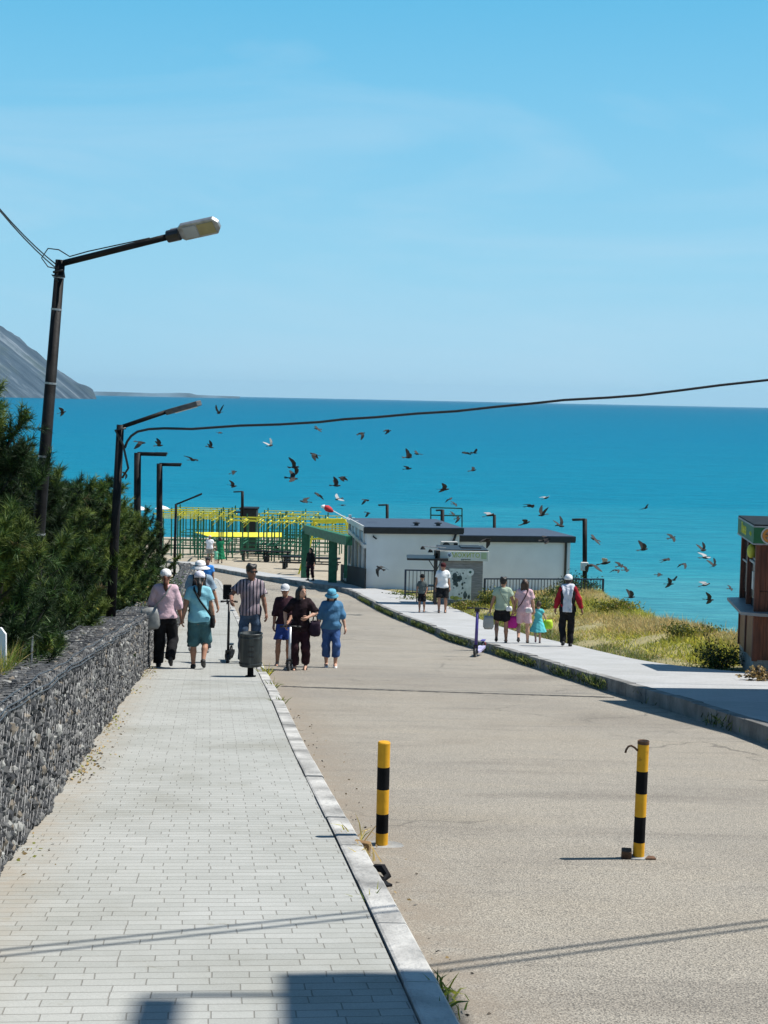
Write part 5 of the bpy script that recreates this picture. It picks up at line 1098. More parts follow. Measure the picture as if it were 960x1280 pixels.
P4 = person('boy in a bright blue shirt coming up behind the white-hatted man', (p.x, p.y, gz(p.y)+.06), R(176), 1.70, 'brown', .95, feet=((.09, .08, 0, 0), (-.09, -.08, 0, 15)), top=dict(mat=cloth('blue', (.04, .20, .56), .15), sleeve=.6, loose=.03, hem=.88), bottom=dict(kind='shorts', mat=C_BLK, len=.45, loose=.03), shoes=dict(mat=SH_GRY), hair=('short', 'black'), vox=.022, slope=PACC, seed=4)
# --- bags of the two women and the man
GREYL = mat('grey_leather', (.24, .25, .25), .45, .2, 8, .2, 30)
def strap(o, P, s, pts, m, rad=.012, name='strap'):
    M = (Matrix.Translation(o.location) @ Matrix.Rotation(o.rotation_euler.z, 4, 'Z')).inverted() @ Matrix.Translation(P[0].location) @ Matrix.Rotation(P[0].rotation_euler.z, 4, 'Z'); q = [M @ (Vector(p)*s) for p in pts]
    f = MB(); nq = []
    for i in range(len(q)-1):
        for k in range(4): nq.append(q[i].lerp(q[i+1], k/4))
    nq.append(q[-1]); f.tube(nq, rad, 6); return f.build(name, m, o, True)
s1 = P1[3]; o = held('shoulder_bag', 'soft grey shoulder bag hanging at the left hip of the woman in pink', 'bag', P1, (-.23, -.13, .70), s1); sack(o, GREYL, .165, .075, .36).rotation_euler = (0, R(-6), 0)
strap(o, P1, s1, [(-.22, -.14, 1.03), (-.12, -.165, 1.16), (.02, -.165, 1.32), (.10, -.09, 1.475), (.10, .04, 1.46), (.02, .17, 1.30), (-.14, .18, 1.12), (-.27, .02, 1.04)], GREYL, .013)
s2 = P2[3]; o = held('crossbody_bag', 'black crossbody bag of the woman in cyan, resting on her right hip', 'bag', P2, (.24, .04, .74), s2); sack(o, C_BLK, .04, .08, .19)
strap(o, P2, s2, [(.22, -.06, .95), (.17, -.15, 1.05), (.03, -.170, 1.24), (-.08, -.12, 1.43), (-.09, .01, 1.48), (-.04, .15, 1.34), (.12, .17, 1.12), (.23, .06, .94)], C_BLK, .016)
s3 = P3[3]; o = held('backpack', 'dark backpack on the man in the white hat', 'backpack', P3, (0, -.27, 1.02), s3); sack(o, C_BLK, .15, .10, .42)
for sg in (1, -1): strap(o, P3, s3, [(.10*sg, -.2, 1.36), (.11*sg, -.10, 1.475), (.11*sg, .03, 1.47), (.13*sg, .15, 1.33), (.16*sg, .10, 1.12), (.15*sg, -.17, 1.06)], C_BLK, .018)
# --- the man with the scooter
m_str, tr_, b_, L_ = nodes_of('cloth_striped'); v_ = coords(tr_, (1, 1, 1)); wv = nn(tr_, 'ShaderNodeTexWave', wave_type='BANDS', bands_direction='X'); wv.inputs['Scale'].default_value = 5.2; wv.inputs['Distortion'].default_value = .6; L_(v_, wv.inputs['Vector'])
L_(ramp(tr_, wv.outputs['Fac'], [(.0, (.028, .022, .04)), (.42, (.060, .040, .058)), (.55, (.42, .37, .41)), (.78, (.50, .46, .50)), (1, (.16, .07, .09))]), b_.inputs['Base Color']); b_.inputs['Roughness'].default_value = .85
p = spot(312, 829, .06)
P6 = person('man in a striped short-sleeved shirt and jeans standing behind the litter bin', p, R(180), 1.76, 'brown', .95, head=(32, 4), feet=((.11, .06, 0, 0), (-.12, -.06, 0, 0)), hands=((.30, .30, 1.12), (-.30, .04, .80)), elbow=((1, -.7, -.5), (-1, -.4, 0)),
  top=dict(mat=m_str, sleeve=.72, loose=.034, hem=.86), bottom=dict(kind='trousers', mat=C_DEN, len=1.0, loose=.022), shoes=dict(mat=SH_BLK), hair=('short', 'black'), glasses=True, slope=PACC, seed=6)
# --- group coming up the road
p = spot(355, 832, 0)
P7 = person('boy in dark top, blue shorts and white cap half hidden behind the woman in black', p, R(180), 1.47, 'tan', .92, feet=((.13, .05, 0, 0), (-.06, -.12, .02, 25)), hands=((.24, .05, .80), (-.10, .22, .98)), elbow=((1, -.5, 0), (-.5, -1, 0)),
  top=dict(mat=cloth('plum', (.045, .020, .028), .3), sleeve=1.25, loose=.03, hem=.90), bottom=dict(kind='shorts', mat=cloth('royal_blue', (.035, .07, .27), .2), len=.40, loose=.03), shoes=dict(mat=SH_GRY, kind='sandal'), hair=('short', 'black'), hat=('cap', cloth('grey_white', (.55, .56, .58), .06)), slope=PACC, seed=7)
p = spot(375, 837.5, 0)
P8 = person('woman with dark hair in a black blouse and dark wine trousers looking to the side', p, R(178), 1.47, 'light', 1.0, belly=.03, head=(38, 2), feet=((.09, .09, 0, 0), (-.09, -.10, 0, 18)), hands=((.30, .10, .96), (-.16, .26, 1.12)), elbow=((1, -.6, 0), (-1, -.5, -.2)),
  top=dict(mat=cloth('black_wine', (.020, .011, .014), .5, 14), sleeve=.95, loose=.032, hem=.80, neck=.105), bottom=dict(kind='trousers', mat=cloth('wine', (.030, .012, .018), .4), len=.96, loose=.035), shoes=dict(mat=SH_BLK, kind='sandal'), hair=('bob', 'black'), slope=PACC, seed=8)
s8 = P8[3]; o = held('handbag', 'dark handbag hanging from the bent arm of the woman in black', 'bag', P8, (-.30, .10, .72), s8); sack(o, cloth('dark_purple', (.028, .018, .032), .3), .10, .06, .26)
strap(o, P8, s8, [(-.36, .10, .96), (-.33, .10, 1.13), (-.27, .10, 1.13), (-.24, .10, .96)], C_BLK, .012, 'handle')
p = spot(413, 834, 0)
P9 = person('woman in an open blue shirt, blue capri trousers and a sky-blue bucket hat looking down', p, R(184), 1.41, 'light', 1.12, belly=.05, head=(0, 13), feet=((.08, -.02, 0, 0), (-.09, .10, 0, 0)), hands=((.31, .03, .80), (-.33, .05, .80)), elbow=((1, -.6, 0), (-1, -.6, 0)),
  top=dict(mat=cloth('mid_blue', (.065, .17, .30), .14), sleeve=1.05, loose=.036, hem=.86), bottom=dict(kind='trousers', mat=cloth('cobalt', (.045, .095, .24), .2), len=.78, loose=.03), shoes=dict(mat=SH_WHT), hair=('bob', 'brown'), hat=('bucket', cloth('sky_blue', (.11, .36, .50), .06)), slope=PACC, seed=9)
# --- far down the road
def far_person(label, px, py, D, rz, h, top, bottom, **k):
    q = at(px, py, D); z = gz(D)+(.19 if q.x > float(x_rk(D)) else 0); return person(label, (q.x, D, z), R(rz), h, top=top, bottom=bottom, vox=k.pop('vox', .03), shoes=dict(mat=SH_BLK), **k)
far_person('man in a white T-shirt and grey shorts far down the road, walking away', 262, 703, 96, 3, 1.72, dict(mat=C_WHT, sleeve=.6, loose=.04, hem=.86), dict(kind='shorts', mat=cloth('khaki', (.26, .26, .23)), len=.42, loose=.04), w=1.15, hair=('short', 'black'), hat=('cap', cloth('beige', (.5, .4, .36), .05)), seed=11)
far_person('woman in a long green dress far down the road', 275, 704, 94, 5, 1.66, dict(mat=cloth('dress_green', (.012, .16, .075), .2), sleeve=.5, loose=.05, hem=.86, dress=True), dict(kind='skirt', mat=cloth('dress_green', (.012, .16, .075)), hem=.28, flare=.10), w=1.15, hair=('bob', 'black'), seed=12)
far_person('small child in light green between the far couple', 270, 706, 92, 10, .95, dict(mat=cloth('mint', (.18, .50, .34), .1), sleeve=.6, loose=.04, hem=.84), dict(kind='shorts', mat=cloth('mint', (.18, .50, .34)), len=.4, loose=.03), child=True, hair=('short', 'brown'), seed=13)
far_person('person in dark clothes against the left post of the green gateway', 388, 724, 71.5, 150, 1.58, dict(mat=C_BLK, sleeve=1.6, loose=.03, hem=.84), dict(kind='trousers', mat=cloth('wine', (.03, .012, .018)), len=.9, loose=.03), w=1.05, skin='light', hair=('bob', 'black'), seed=14)
# --- coming up the right pavement
p = spot(527, 765, .185)
person('boy in a dark grey T-shirt and black shorts walking beside the drink kiosk', p, R(176), 1.22, 'tan', .92, feet=((.09, .06, 0, 0), (-.10, -.08, 0, 10)), hands=((.27, .06, .82), (-.18, .12, .92)), elbow=((1, -.6, 0), (-1, -.6, 0)), child=True, top=dict(mat=cloth('charcoal', (.10, .12, .12), .15), sleeve=.7, loose=.03, hem=.88), bottom=dict(kind='shorts', mat=C_BLK, len=.46, loose=.03), shoes=dict(mat=SH_BLK), hair=('short', 'black'), hat=('cap', C_BLK), vox=.02, slope=PACC, seed=15)
p = spot(552.5, 766, .185)
person('man in a white T-shirt, black shorts and dark cap in front of the drink kiosk', p, R(178), 1.66, 'tan', 1.05, head=(10, 4), feet=((.10, .05, 0, 0), (-.10, -.07, 0, 10)), top=dict(mat=C_WHT, sleeve=.65, loose=.03, hem=.88), bottom=dict(kind='shorts', mat=C_BLK, len=.44, loose=.035), shoes=dict(mat=SH_BLK), hair=('short', 'black'), hat=('cap', cloth('wine_cap', (.06, .015, .018))), vox=.02, slope=PACC, seed=16)
# --- walking away on the right pavement
p = spot(627, 803.5, .185)
P12 = person('woman with short dark hair in a pale green T-shirt and black shorts walking away', p, R(-4), 1.50, 'tan', 1.0, head=(-25, 0), feet=((.10, .12, 0, 0), (-.13, -.16, .02, 35)), hands=((.34, .06, .86), (-.33, -.02, .84)), elbow=((1, -.6, 0), (-1, -.5, 0)), top=dict(mat=cloth('pale_green', (.36, .44, .34), .1), sleeve=.6, loose=.036, hem=.88), bottom=dict(kind='shorts', mat=C_BLK, len=.36, loose=.04), shoes=dict(mat=SH_BLK, kind='sandal'), hair=('short', 'black'), slope=-PACC, seed=17)
s = P12[3]; o = held('tote_bag', 'light grey cloth tote bag in the left hand of the woman in pale green', 'bag', P12, (-.36, -.02, .36), s); sack(o, cloth('light_grey', (.40, .40, .38), .1), .125, .06, .30)
strap(o, P12, s, [(-.43, -.02, .65), (-.37, -.02, .80), (-.33, -.02, .80), (-.27, -.02, .65)], cloth('light_grey', (.40, .40, .38)), .012, 'handle')
o = held('pouch_bag', 'small white pouch with a thin strap on the hip of the woman in pale green', 'bag', P12, (.17, -.16, .88), s); sack(o, C_WHT, .07, .03, .09); strap(o, P12, s, [(.17, -.18, .98), (.06, -.175, 1.12), (-.06, -.15, 1.34), (-.10, -.06, 1.475), (-.09, .04, 1.46)], cloth('dull_strap', (.16, .19, .15)), .008)
p = spot(654, 804, .185)
P13 = person('woman in a pale pink top and shorts with a dark crossbody strap walking away', p, R(-6), 1.46, 'light', .98, feet=((.10, .12, 0, 0), (-.12, -.18, .02, 35)), hands=((.28, .10, .84), (-.30, .04, .84)), elbow=((1, -.6, 0), (-1, -.6, 0)), top=dict(mat=cloth('pale_pink', (.60, .40, .44), .08), sleeve=.65, loose=.035, hem=.84), bottom=dict(kind='shorts', mat=cloth('pale_pink', (.60, .40, .44)), len=.40, loose=.035), shoes=dict(mat=SH_BLK, kind='sandal'), hair=('bob', 'brown'), slope=-PACC, seed=18)
s = P13[3]; o = held('carrier_bag', 'magenta bag carried low in the left hand of the woman in pale pink', 'bag', P13, (-.32, .04, .40), s); sack(o, cloth('magenta', (.50, .03, .26), .1), .13, .06, .27); strap(o, P13, s, [(-.37, .04, .66), (-.31, .04, .80), (-.27, .04, .66)], cloth('magenta', (.5, .03, .26)), .012, 'handle')
o = held('crossbody_pouch', 'small pale pouch at the right hip of the woman in pale pink', 'bag', P13, (.13, -.17, .86), s); sack(o, cloth('off_white', (.66, .63, .62), .05), .08, .035, .11); strap(o, P13, s, [(-.16, -.155, .99), (-.08, -.175, 1.10), (.04, -.165, 1.32), (.10, -.09, 1.475), (.09, .03, 1.47)], cloth('brown_strap', (.05, .02, .02)), .011)
p = spot(672, 804, .185)
P14 = person('small girl in a turquoise dress with her hair in a bun', p, R(-4), .93, 'light', .95, feet=((.08, .10, 0, 0), (-.08, -.12, .02, 30)), hands=((.36, .12, .92), (-.30, .05, 1.0)), elbow=((1, -.6, 0), (-1, -.6, 0)), child=True, top=dict(mat=cloth('turquoise', (.10, .46, .50), .1), sleeve=.35, loose=.03, hem=.86, dress=True), bottom=dict(kind='skirt', mat=cloth('turquoise', (.10, .46, .50)), hem=.50, flare=.20), shoes=dict(mat=mat('shoe_pink', (.5, .25, .25), .6, .1, 9)), hair=('bun', 'brown'), slope=-PACC, seed=19)
s = P14[3]; o = held('toy_net', 'neon yellow-green toy bag in the right hand of the small girl', 'bag', P14, (.42, .15, .62), s); sack(o, mat('neon_cloth', (.42, .62, .02), .7, .12, 9), .115, .07, .20); strap(o, P14, s, [(.40, .14, .85), (.37, .12, .90), (.44, .16, .85)], C_BLK, .012, 'handle')
p = spot(708, 808, .185)
P15 = person('person in a white cap, dark vest and red sleeves walking away along the grass', p, R(-3), 1.58, 'brown', .98, feet=((.08, .04, 0, 0), (-.08, -.10, 0, 15)), hands=((.36, .02, .86), (-.28, .08, .90)), elbow=((1, -.5, 0), (-1, -.6, 0)), top=dict(mat=cloth('red', (.30, .016, .028), .15), sleeve=1.9, loose=.026, hem=.86, vest=C_BLK), bottom=dict(kind='trousers', mat=C_BLK, len=1.0, loose=.022), shoes=dict(mat=SH_BLK), hair=('short', 'black'), hat=('cap', C_WHT), slope=-PACC, seed=20)
s = P15[3]; T_ = P15[2]; F = Field(.016)
def towel(P):
    z = P[..., 2]; wd_ = np.interp(z, [.90, 1.2, 1.44], [.115, .10, .14]); yb_ = np.interp(z, [.85, .95, 1.1, 1.28, 1.40, 1.50], [-.175, -.17, -.165, -.170, -.145, -.085])*1.04-.022+.010*np.sin(P[..., 0]*55)
    return np.maximum(np.maximum(abs(P[..., 0]+.02)-wd_, abs(P[..., 1]-yb_)-.013), np.maximum(.86-z, z-1.50))
F.put(towel, (-.25, -.3, .85), (.2, .1, 1.52), .01); F.cap((-.12, -.06, 1.47), (.10, -.06, 1.48), .055, .055, .03)
o = held('towel', 'long pale grey-white towel hanging down the back of the person with red sleeves', 'towel', P15, (0, 0, 0), s); blob('cloth', F, cloth('towel', (.55, .57, .64), .06), o, .003, 5, sc=s)
# ================================================================ small things
# ---- bollards
YB, tb, bb, LB = nodes_of('worn_yellow_paint'); vb = coords(tb)
col = ramp(tb, noise(tb, vb, 9, 5, .6), [(.3, (.58, .27, .015)), (.6, (.66, .34, .02))]); rust = ramp(tb, noise(tb, vb, 26, 6, .7), [(.57, (0, 0, 0)), (.70, (1, 1, 1))])
sxb = nn(tb, 'ShaderNodeSeparateXYZ'); LB(vb, sxb.inputs[0]); mrb = nn(tb, 'ShaderNodeMapRange'); LB(sxb.outputs['Z'], mrb.inputs[0]); mrb.inputs[1].default_value = .50; mrb.inputs[2].default_value = .74; mrb.inputs[3].default_value = .25; mrb.inputs[4].default_value = 1
rf_ = nn(tb, 'ShaderNodeMath', operation='MULTIPLY'); LB(rust, rf_.inputs[0]); LB(mrb.outputs[0], rf_.inputs[1])
LB(mix(tb, rf_.outputs[0], col, (.14, .055, .02)), bb.inputs['Base Color']); bb.inputs['Roughness'].default_value = .65; bb.inputs['Specular IOR Level'].default_value = .2
LB(bumpn(tb, noise(tb, vb, 40, 4), .15, .004), bb.inputs['Normal'])
YB2 = mat('bright_yellow_paint', (.60, .30, .018), .65, .14, 9, .1, 40, spec=.2)
BKB = mat('bollard_black', (.006, .006, .007), .8, .4, 9, .1, 40, spec=.12)
RUST = mat('rusty_iron', (.09, .045, .022), .85, .4, 15, .5, 40)
def bollard(label, px, py, rad, bands, ym, H, leanx):
    p = onto(px, py); t = empty('bollard', (p.x, p.y, gz(p.y))); t.rotation_euler = (0, R(leanx), 0); tag(t, label, 'bollard', 'striped bollards closing the road')
    z = -.02
    MB().lathe([(rad-.003, -.05), (rad-.003, H-.004)], 28).build('tube', BKB, t, True)
    for k, (a, b_, c_) in enumerate(bands):
        MB().lathe([(rad, a*H), (rad, b_*H)], 32, cap=False).build('yellow_band' if c_ else 'black_band', ym if c_ else BKB, t, True)
    return t, rad, H
t, rad, H = bollard('bright yellow and black bollard with a closed top, by the left kerb', 477, 1058, .0385, [(-.03, .13, 1), (.13, .315, 0), (.315, .55, 1), (.55, .765, 0), (.765, .985, 1)], YB2, .655, .2)
MB().lathe([(.0395, H-.012), (.0395, H-.003), (.034, H+.004), (0, H+.006)], 32).build('cap', YB2, t)
MB().lathe([(.12, -.02), (.115, .006), (.05, .010)], 14, sx=1.2, sy=.8).build('concrete_foot', CONC, t)
t, rad, H = bollard('rusty yellow and black bollard with a bent iron hook, in the middle of the road', 798, 1073, .0345, [(-.03, .14, 1), (.14, .36, 0), (.36, .555, 1), (.555, .745, 0), (.745, .985, 1)], YB, .725, .5)
MB().lathe([(.0355, H-.02), (.0355, H), (.033, H+.001), (.029, H-.004), (.0285, H-.05), (0, H-.06)], 28).build('rusty_rim', RUST, t)
MB().tube([(-.034, -.01, H-.06), (-.055, -.01, H-.040), (-.075, -.01, H-.030), (-.092, -.01, H-.036), (-.104, -.01, H-.056), (-.108, -.01, H-.075)], .0065, 7).build('hook', RUST, t, True)
MB().lathe([(.075, -.03), (.072, .012), (.045, .016)], 9, sx=1.25, sy=.8).build('concrete_foot', CONC, t)
MB().prism([(-.11, -.03), (-.05, -.045), (-.04, .03), (-.10, .035)], 0, .055, M=Matrix.Rotation(R(6), 4, 'X')).build('hinge_stub', RUST, t, bevel=.006)
MB().prism([(.03, -.05), (.10, -.045), (.095, .0), (.06, .01)], 0, .018).build('weld_plate', RUST, t, bevel=.004)
# ---- brick, black scrap
p = onto(452, 1066); tag(MB().box((0, 0, .035), (.10, .055, .07)).build('brick', mat('old_brick', (.20, .115, .045), .9, .3, 12, .5, 30), None, bevel=.006), 'ochre brick lying against the kerb by the left bollard', 'brick'); bpy.data.objects['brick'].location = (p.x, p.y, gz(p.y)); bpy.data.objects['brick'].rotation_euler = (0, R(4), R(-14))
p = onto(470, 1102); sc_ = empty('black_scrap', (p.x, p.y, gz(p.y)), R(-20)); tag(sc_, 'twisted scrap of black rubber in the gutter below the brick', 'scrap')
rr = random.Random(8); mb = MB()
mb.tube([(-.07, .05, .02), (-.03, .07, .05), (.02, .05, .06), (.06, .02, .03), (.05, -.02, .02), (.0, -.01, .03), (-.05, .01, .03)], [.012, .022, .025, .022, .018, .02, .012], 6); mb.build('fold', C_BLK, sc_)
mb = MB(); mb.beam((-.05, .0, .02), (.12, -.11, .02), .035, .02); mb.build('strip', C_BLK, sc_)
# ---- litter bin on its post
p = spot(313, 846, .06); lb_ = empty('litter_bin', p); tag(lb_, 'dark dented cylindrical litter bin on a short post at the kerb', 'litter bin')
m_bin, tm, bm_, LM = nodes_of('bin_metal'); vm = coords(tm)
LM(ramp(tm, noise(tm, coords(tm, (6, 6, .8)), 2.2, 6, .6), [(.32, (.014, .020, .023)), (.52, (.030, .040, .043)), (.68, (.075, .085, .08)), (.8, (.13, .08, .04))]), bm_.inputs['Base Color']); bm_.inputs['Roughness'].default_value = .5; bm_.inputs['Metallic'].default_value = .25
LM(bumpn(tm, noise(tm, vm, 7, 3), .25, .03), bm_.inputs['Normal'])
MB().lathe([(.0, .17), (.168, .17), (.175, .18), (.178, .40), (.176, .66), (.179, .68), (.175, .685), (.169, .68), (.167, .22), (0, .21)], 32).build('drum', m_bin, lb_, True)
for hp_ in ([(.1795, .60), (.183, .61), (.183, .625), (.1795, .635)], [(.1795, .20), (.183, .21), (.183, .222), (.1795, .23)], [(.1785, .665), (.186, .672), (.186, .684), (.1785, .69)]): MB().lathe(hp_, 32, cap=False).build('hoop', m_bin, lb_, True)
MB().lathe([(.055, -.06), (.05, .0), (.045, .20), (.04, .22)], 14).box((0, 0, -.0), (.16, .16, .02)).build('post', BKB, lb_)
s = MB()
for z in (.34, .42, .5): s.box((.02, -.176, z), (.10, .012, .014))
s.build('slot', BLACK, lb_)
# ---- scooters
def scooter(label, x, y, z, rz, stem, tube_m, deck_m, wr, bar=.24, rake=.10, light=None, deckh=None):
    t = empty('scooter', (x, y, z), rz); tag(t, label, 'scooter'); fy, by = .46, -.42; dh = deckh or wr+.02
    for yy in (fy, by):
        w_ = MB(); 
        V = []; n, k = 20, 8; tr = wr*.24
        for i in range(n):
            a = 6.2832*i/n
            for j in range(k): b_ = 6.2832*j/k; rad = wr-tr+tr*math.cos(b_); V.append((tr*math.sin(b_)*.95, yy+rad*math.cos(a), wr+rad*math.sin(a)))
        w_.add(V, [(i*k+j, ((i+1) % n)*k+j, ((i+1) % n)*k+(j+1) % k, i*k+(j+1) % k) for i in range(n) for j in range(k)]); wh = w_.build('wheel', SH_BLK, t, True)
        c_ = MB().lathe([(0, -.018), (wr*.5, -.016), (wr*.55, 0), (wr*.5, .016), (0, .018)], 12); o = c_.build('rim', STEEL, wh); o.rotation_euler = (0, R(90), 0); o.location = (0, yy, wr)
    MB().prism([(-.07, -.36), (.07, -.36), (.075, .20), (.045, .34), (-.045, .34), (-.075, .20)], dh-.03, dh+.03).build('deck', deck_m, t, bevel=.008)
    top = Vector((0, fy-.03-rake, stem)); nk_ = Vector((0, fy-.03-rake*.12, wr*2+.05))
    MB().tube([(0, .30, dh), (0, .38, dh+.08), tuple(nk_)], [.03, .032, .03], 8).build('neck', tube_m, t)
    f = MB()
    for sx in (-.035, .035): f.beam((sx, fy, wr), (sx, fy-.02, wr*2+.05), .012, .03)
    f.box((0, fy-.02, wr*2+.045), (.09, .05, .03)).build('fork', BLACK, t)
    MB().tube([tuple(nk_), tuple(top)], [.025, .021] if not light else [.036, .030], 10).build('stem', tube_m, t, True)
    MB().tube([(-bar, top.y-.02, stem), (0, top.y, stem+.015), (bar, top.y-.02, stem)], .014, 8).build('handlebar', BLACK, t, True)
    for sx in (-1, 1): MB().tube([(sx*bar*.6, top.y-.014, stem+.006), (sx*bar*1.02, top.y-.02, stem)], .019, 8).build('grip', SH_BLK, t, True)
    MB().prism([(-.04, by-wr*.9), (.04, by-wr*.9), (.045, by+wr*.6), (-.045, by+wr*.6)], wr*2+.012, wr*2+.03).build('mudguard', tube_m, t)
    if light: MB().box((0, by-wr-.03, wr+.05), (.07, .05, .05)).build('tail_light', light, t); MB().box((0, top.y+.03, stem-.02), (.10, .06, .07)).build('display', BLACK, t)
    return t
m_pur = mat('purple_paint', (.085, .060, .30), .4, .15, 8); m_redl = mat('red_plastic', (.38, .02, .03), .35, .1, 8)
p = onto(599, 820); scooter('purple electric scooter parked upright at the right kerb', p.x, p.y, gz(p.y), R(166), 1.06, m_pur, mat('white_purple', (.42, .40, .60), .5, .2, 8), .125, .22, .10, m_redl)
p = spot(288, 826, .06); t = scooter('black electric scooter held by the man in the striped shirt', p.x, p.y-.15, gz(p.y-.15)+.06, R(182), 1.13, mat('scooter_black', (.014, .014, .016), .45, .3, 8), BKB, .11, .15, .12)
hg = empty('handlebar_bag', at(286, 754, t.location.y-.36)); tag(hg, 'flat black bag standing on the handlebar of the black scooter', 'bag')
MB().box((-.03, 0, .20), (.15, .06, .27)).build('pouch', C_BLK, hg, bevel=.015); MB().tube([(-.03, 0, .06), (-.03, 0, -.02)], .015, 6).build('clip', BLACK, hg)
p = onto(364, 838); scooter('small white kick scooter pushed by the boy beside the woman in black', p.x, p.y+.35, gz(p.y+.35), R(176), .80, mat('white_alloy', (.66, .68, .72), .35, .05, 8, metal=.2), mat('white_alloy', (.66, .68, .72)), .095, .18, .08)
# ---- stake and board at the left edge
p = at(37, 838, 11.6); q = at(40.5, 786, 11.6); st_ = empty('metal_stake', p); tag(st_, 'thin pale metal stake standing on the back of the wall', 'stake')
MB().tube([(0, 0, -.3), tuple(q-p)], .011, 6).build('rod', STEEL, st_); MB().tube([tuple((q-p)*.98), tuple((q-p)*.98+Vector((-.06, 0, -.004)))], .008, 5).build('hook', STEEL, st_)
p = at(-10, 850, 10.5); bd_ = empty('white_board', p); tag(bd_, 'white panel with a cut corner at the left picture edge behind the wall', 'panel')
q = [at(-60, 785, 10.5), at(1, 785, 10.5), at(7, 793, 10.5), at(7.5, 880, 10.5), at(-60, 880, 10.5)]; M = Matrix(((1, 0, 0, 0), (0, 0, 1, 0), (0, 1, 0, 0), (0, 0, 0, 1)))
MB().prism([((k-p).x, (k-p).z) for k in q][::-1], 0, .03, M=M).build('panel', C_WHT, bd_)
# ---- pigeons: one body each, wings in different beats
BIRDM = [mat('pigeon_slate', (.014, .012, .011), .85, .4, 14), mat('pigeon_grey', (.026, .023, .021), .85, .3, 14), mat('pigeon_white', (.34, .34, .34), .8, .05, 14)]
def bird_mesh(name, a1, a2, sweep, wm_, asym=0.0, fan=.07):
    mb = MB(); P = [(-.17, 0), (-.14, .012), (-.08, .036), (0, .052), (.07, .048), (.115, .034), (.135, .030), (.155, .034), (.175, .024), (.19, .008), (.205, .001)]
    pr = []
    V = []; n = 10
    for y, r_ in P:
        zc = .010 if y > .12 else (0 if y > -.1 else .004)
        for j in range(n): a = 6.2832*j/n; V.append((r_*math.cos(a), y, zc+r_*.88*math.sin(a)))
    k = len(P); mb.add(V, [(i*n+j, i*n+(j+1) % n, (i+1)*n+(j+1) % n, (i+1)*n+j) for i in range(k-1) for j in range(n)]+[tuple(range(n-1, -1, -1))], 0)
    mb.add([(-.018, -.13, .004), (.018, -.13, .004), (fan, -.275, .0), (0, -.285, .004), (-fan, -.275, .0), (-.018, -.13, -.006), (.018, -.13, -.006), (fan, -.275, -.006), (0, -.285, -.004), (-fan, -.275, -.006)], [(0, 4, 3, 2, 1), (5, 6, 7, 8, 9), (0, 1, 6, 5), (1, 2, 7, 6), (2, 3, 8, 7), (3, 4, 9, 8), (4, 0, 5, 9)], 1)
    for sg in (1, -1):
        A1, A2 = a1+asym*sg, a2+asym*sg; x1, z1 = .13*math.cos(A1), .13*math.sin(A1); x2, z2 = x1+.21*math.cos(A2), z1+.21*math.sin(A2); xm, zm = x1+.11*math.cos(A2), z1+.11*math.sin(A2); z0 = .022
        st = [(.025, z0, .075, -.075), (x1+.02, z0+z1, .098, -.070-sweep*.2), (xm+.02, z0+zm, .060-sweep*.35, -.090-sweep*.6), (x2+.02, z0+z2, -.035-sweep, -.085-sweep*1.1)]
        V = [(sg*x, y, z+dz) for dz in (.004, -.004) for x, z, yl, yt in st for y in (yl, (yl+yt)/2+.01, yt)]
        F_ = []
        for i in range(3):
            for j in range(2):
                q = (i*3+j, (i+1)*3+j, (i+1)*3+j+1, i*3+j+1); F_ += [q if sg < 0 else q[::-1], tuple(c+12 for c in (q[::-1] if sg < 0 else q))]
        for e in ([0, 3, 6, 9], [9, 10, 11], [11, 8, 5, 2]):
            for a_, b_ in zip(e, e[1:]): F_.append((a_, b_, b_+12, a_+12))
        mb.add(V, F_, wm_)
    return mb
BM = {k: v for k, v in (('up', bird_mesh('u', .95, 1.15, .05, 1)), ('mid', bird_mesh('m', .30, .10, .04, 1)), ('flat', bird_mesh('f', .05, -.12, .02, 1)), ('down', bird_mesh('d', -.35, -.95, .07, 1)), ('deep', bird_mesh('e', -.75, -1.15, .05, 1)), ('bank', bird_mesh('b', .25, .05, .06, 1, .55)), ('fold', bird_mesh('g', .15, -.75, .16, 1)), ('pale', bird_mesh('p', .30, .12, .04, 2)), ('paleup', bird_mesh('q', .8, 1.0, .06, 2)))}
BME = {}
for k, v in BM.items(): o_ = v.build('pigeon', BIRDM, None, False); BME[k] = o_.data; bpy.data.objects.remove(o_)
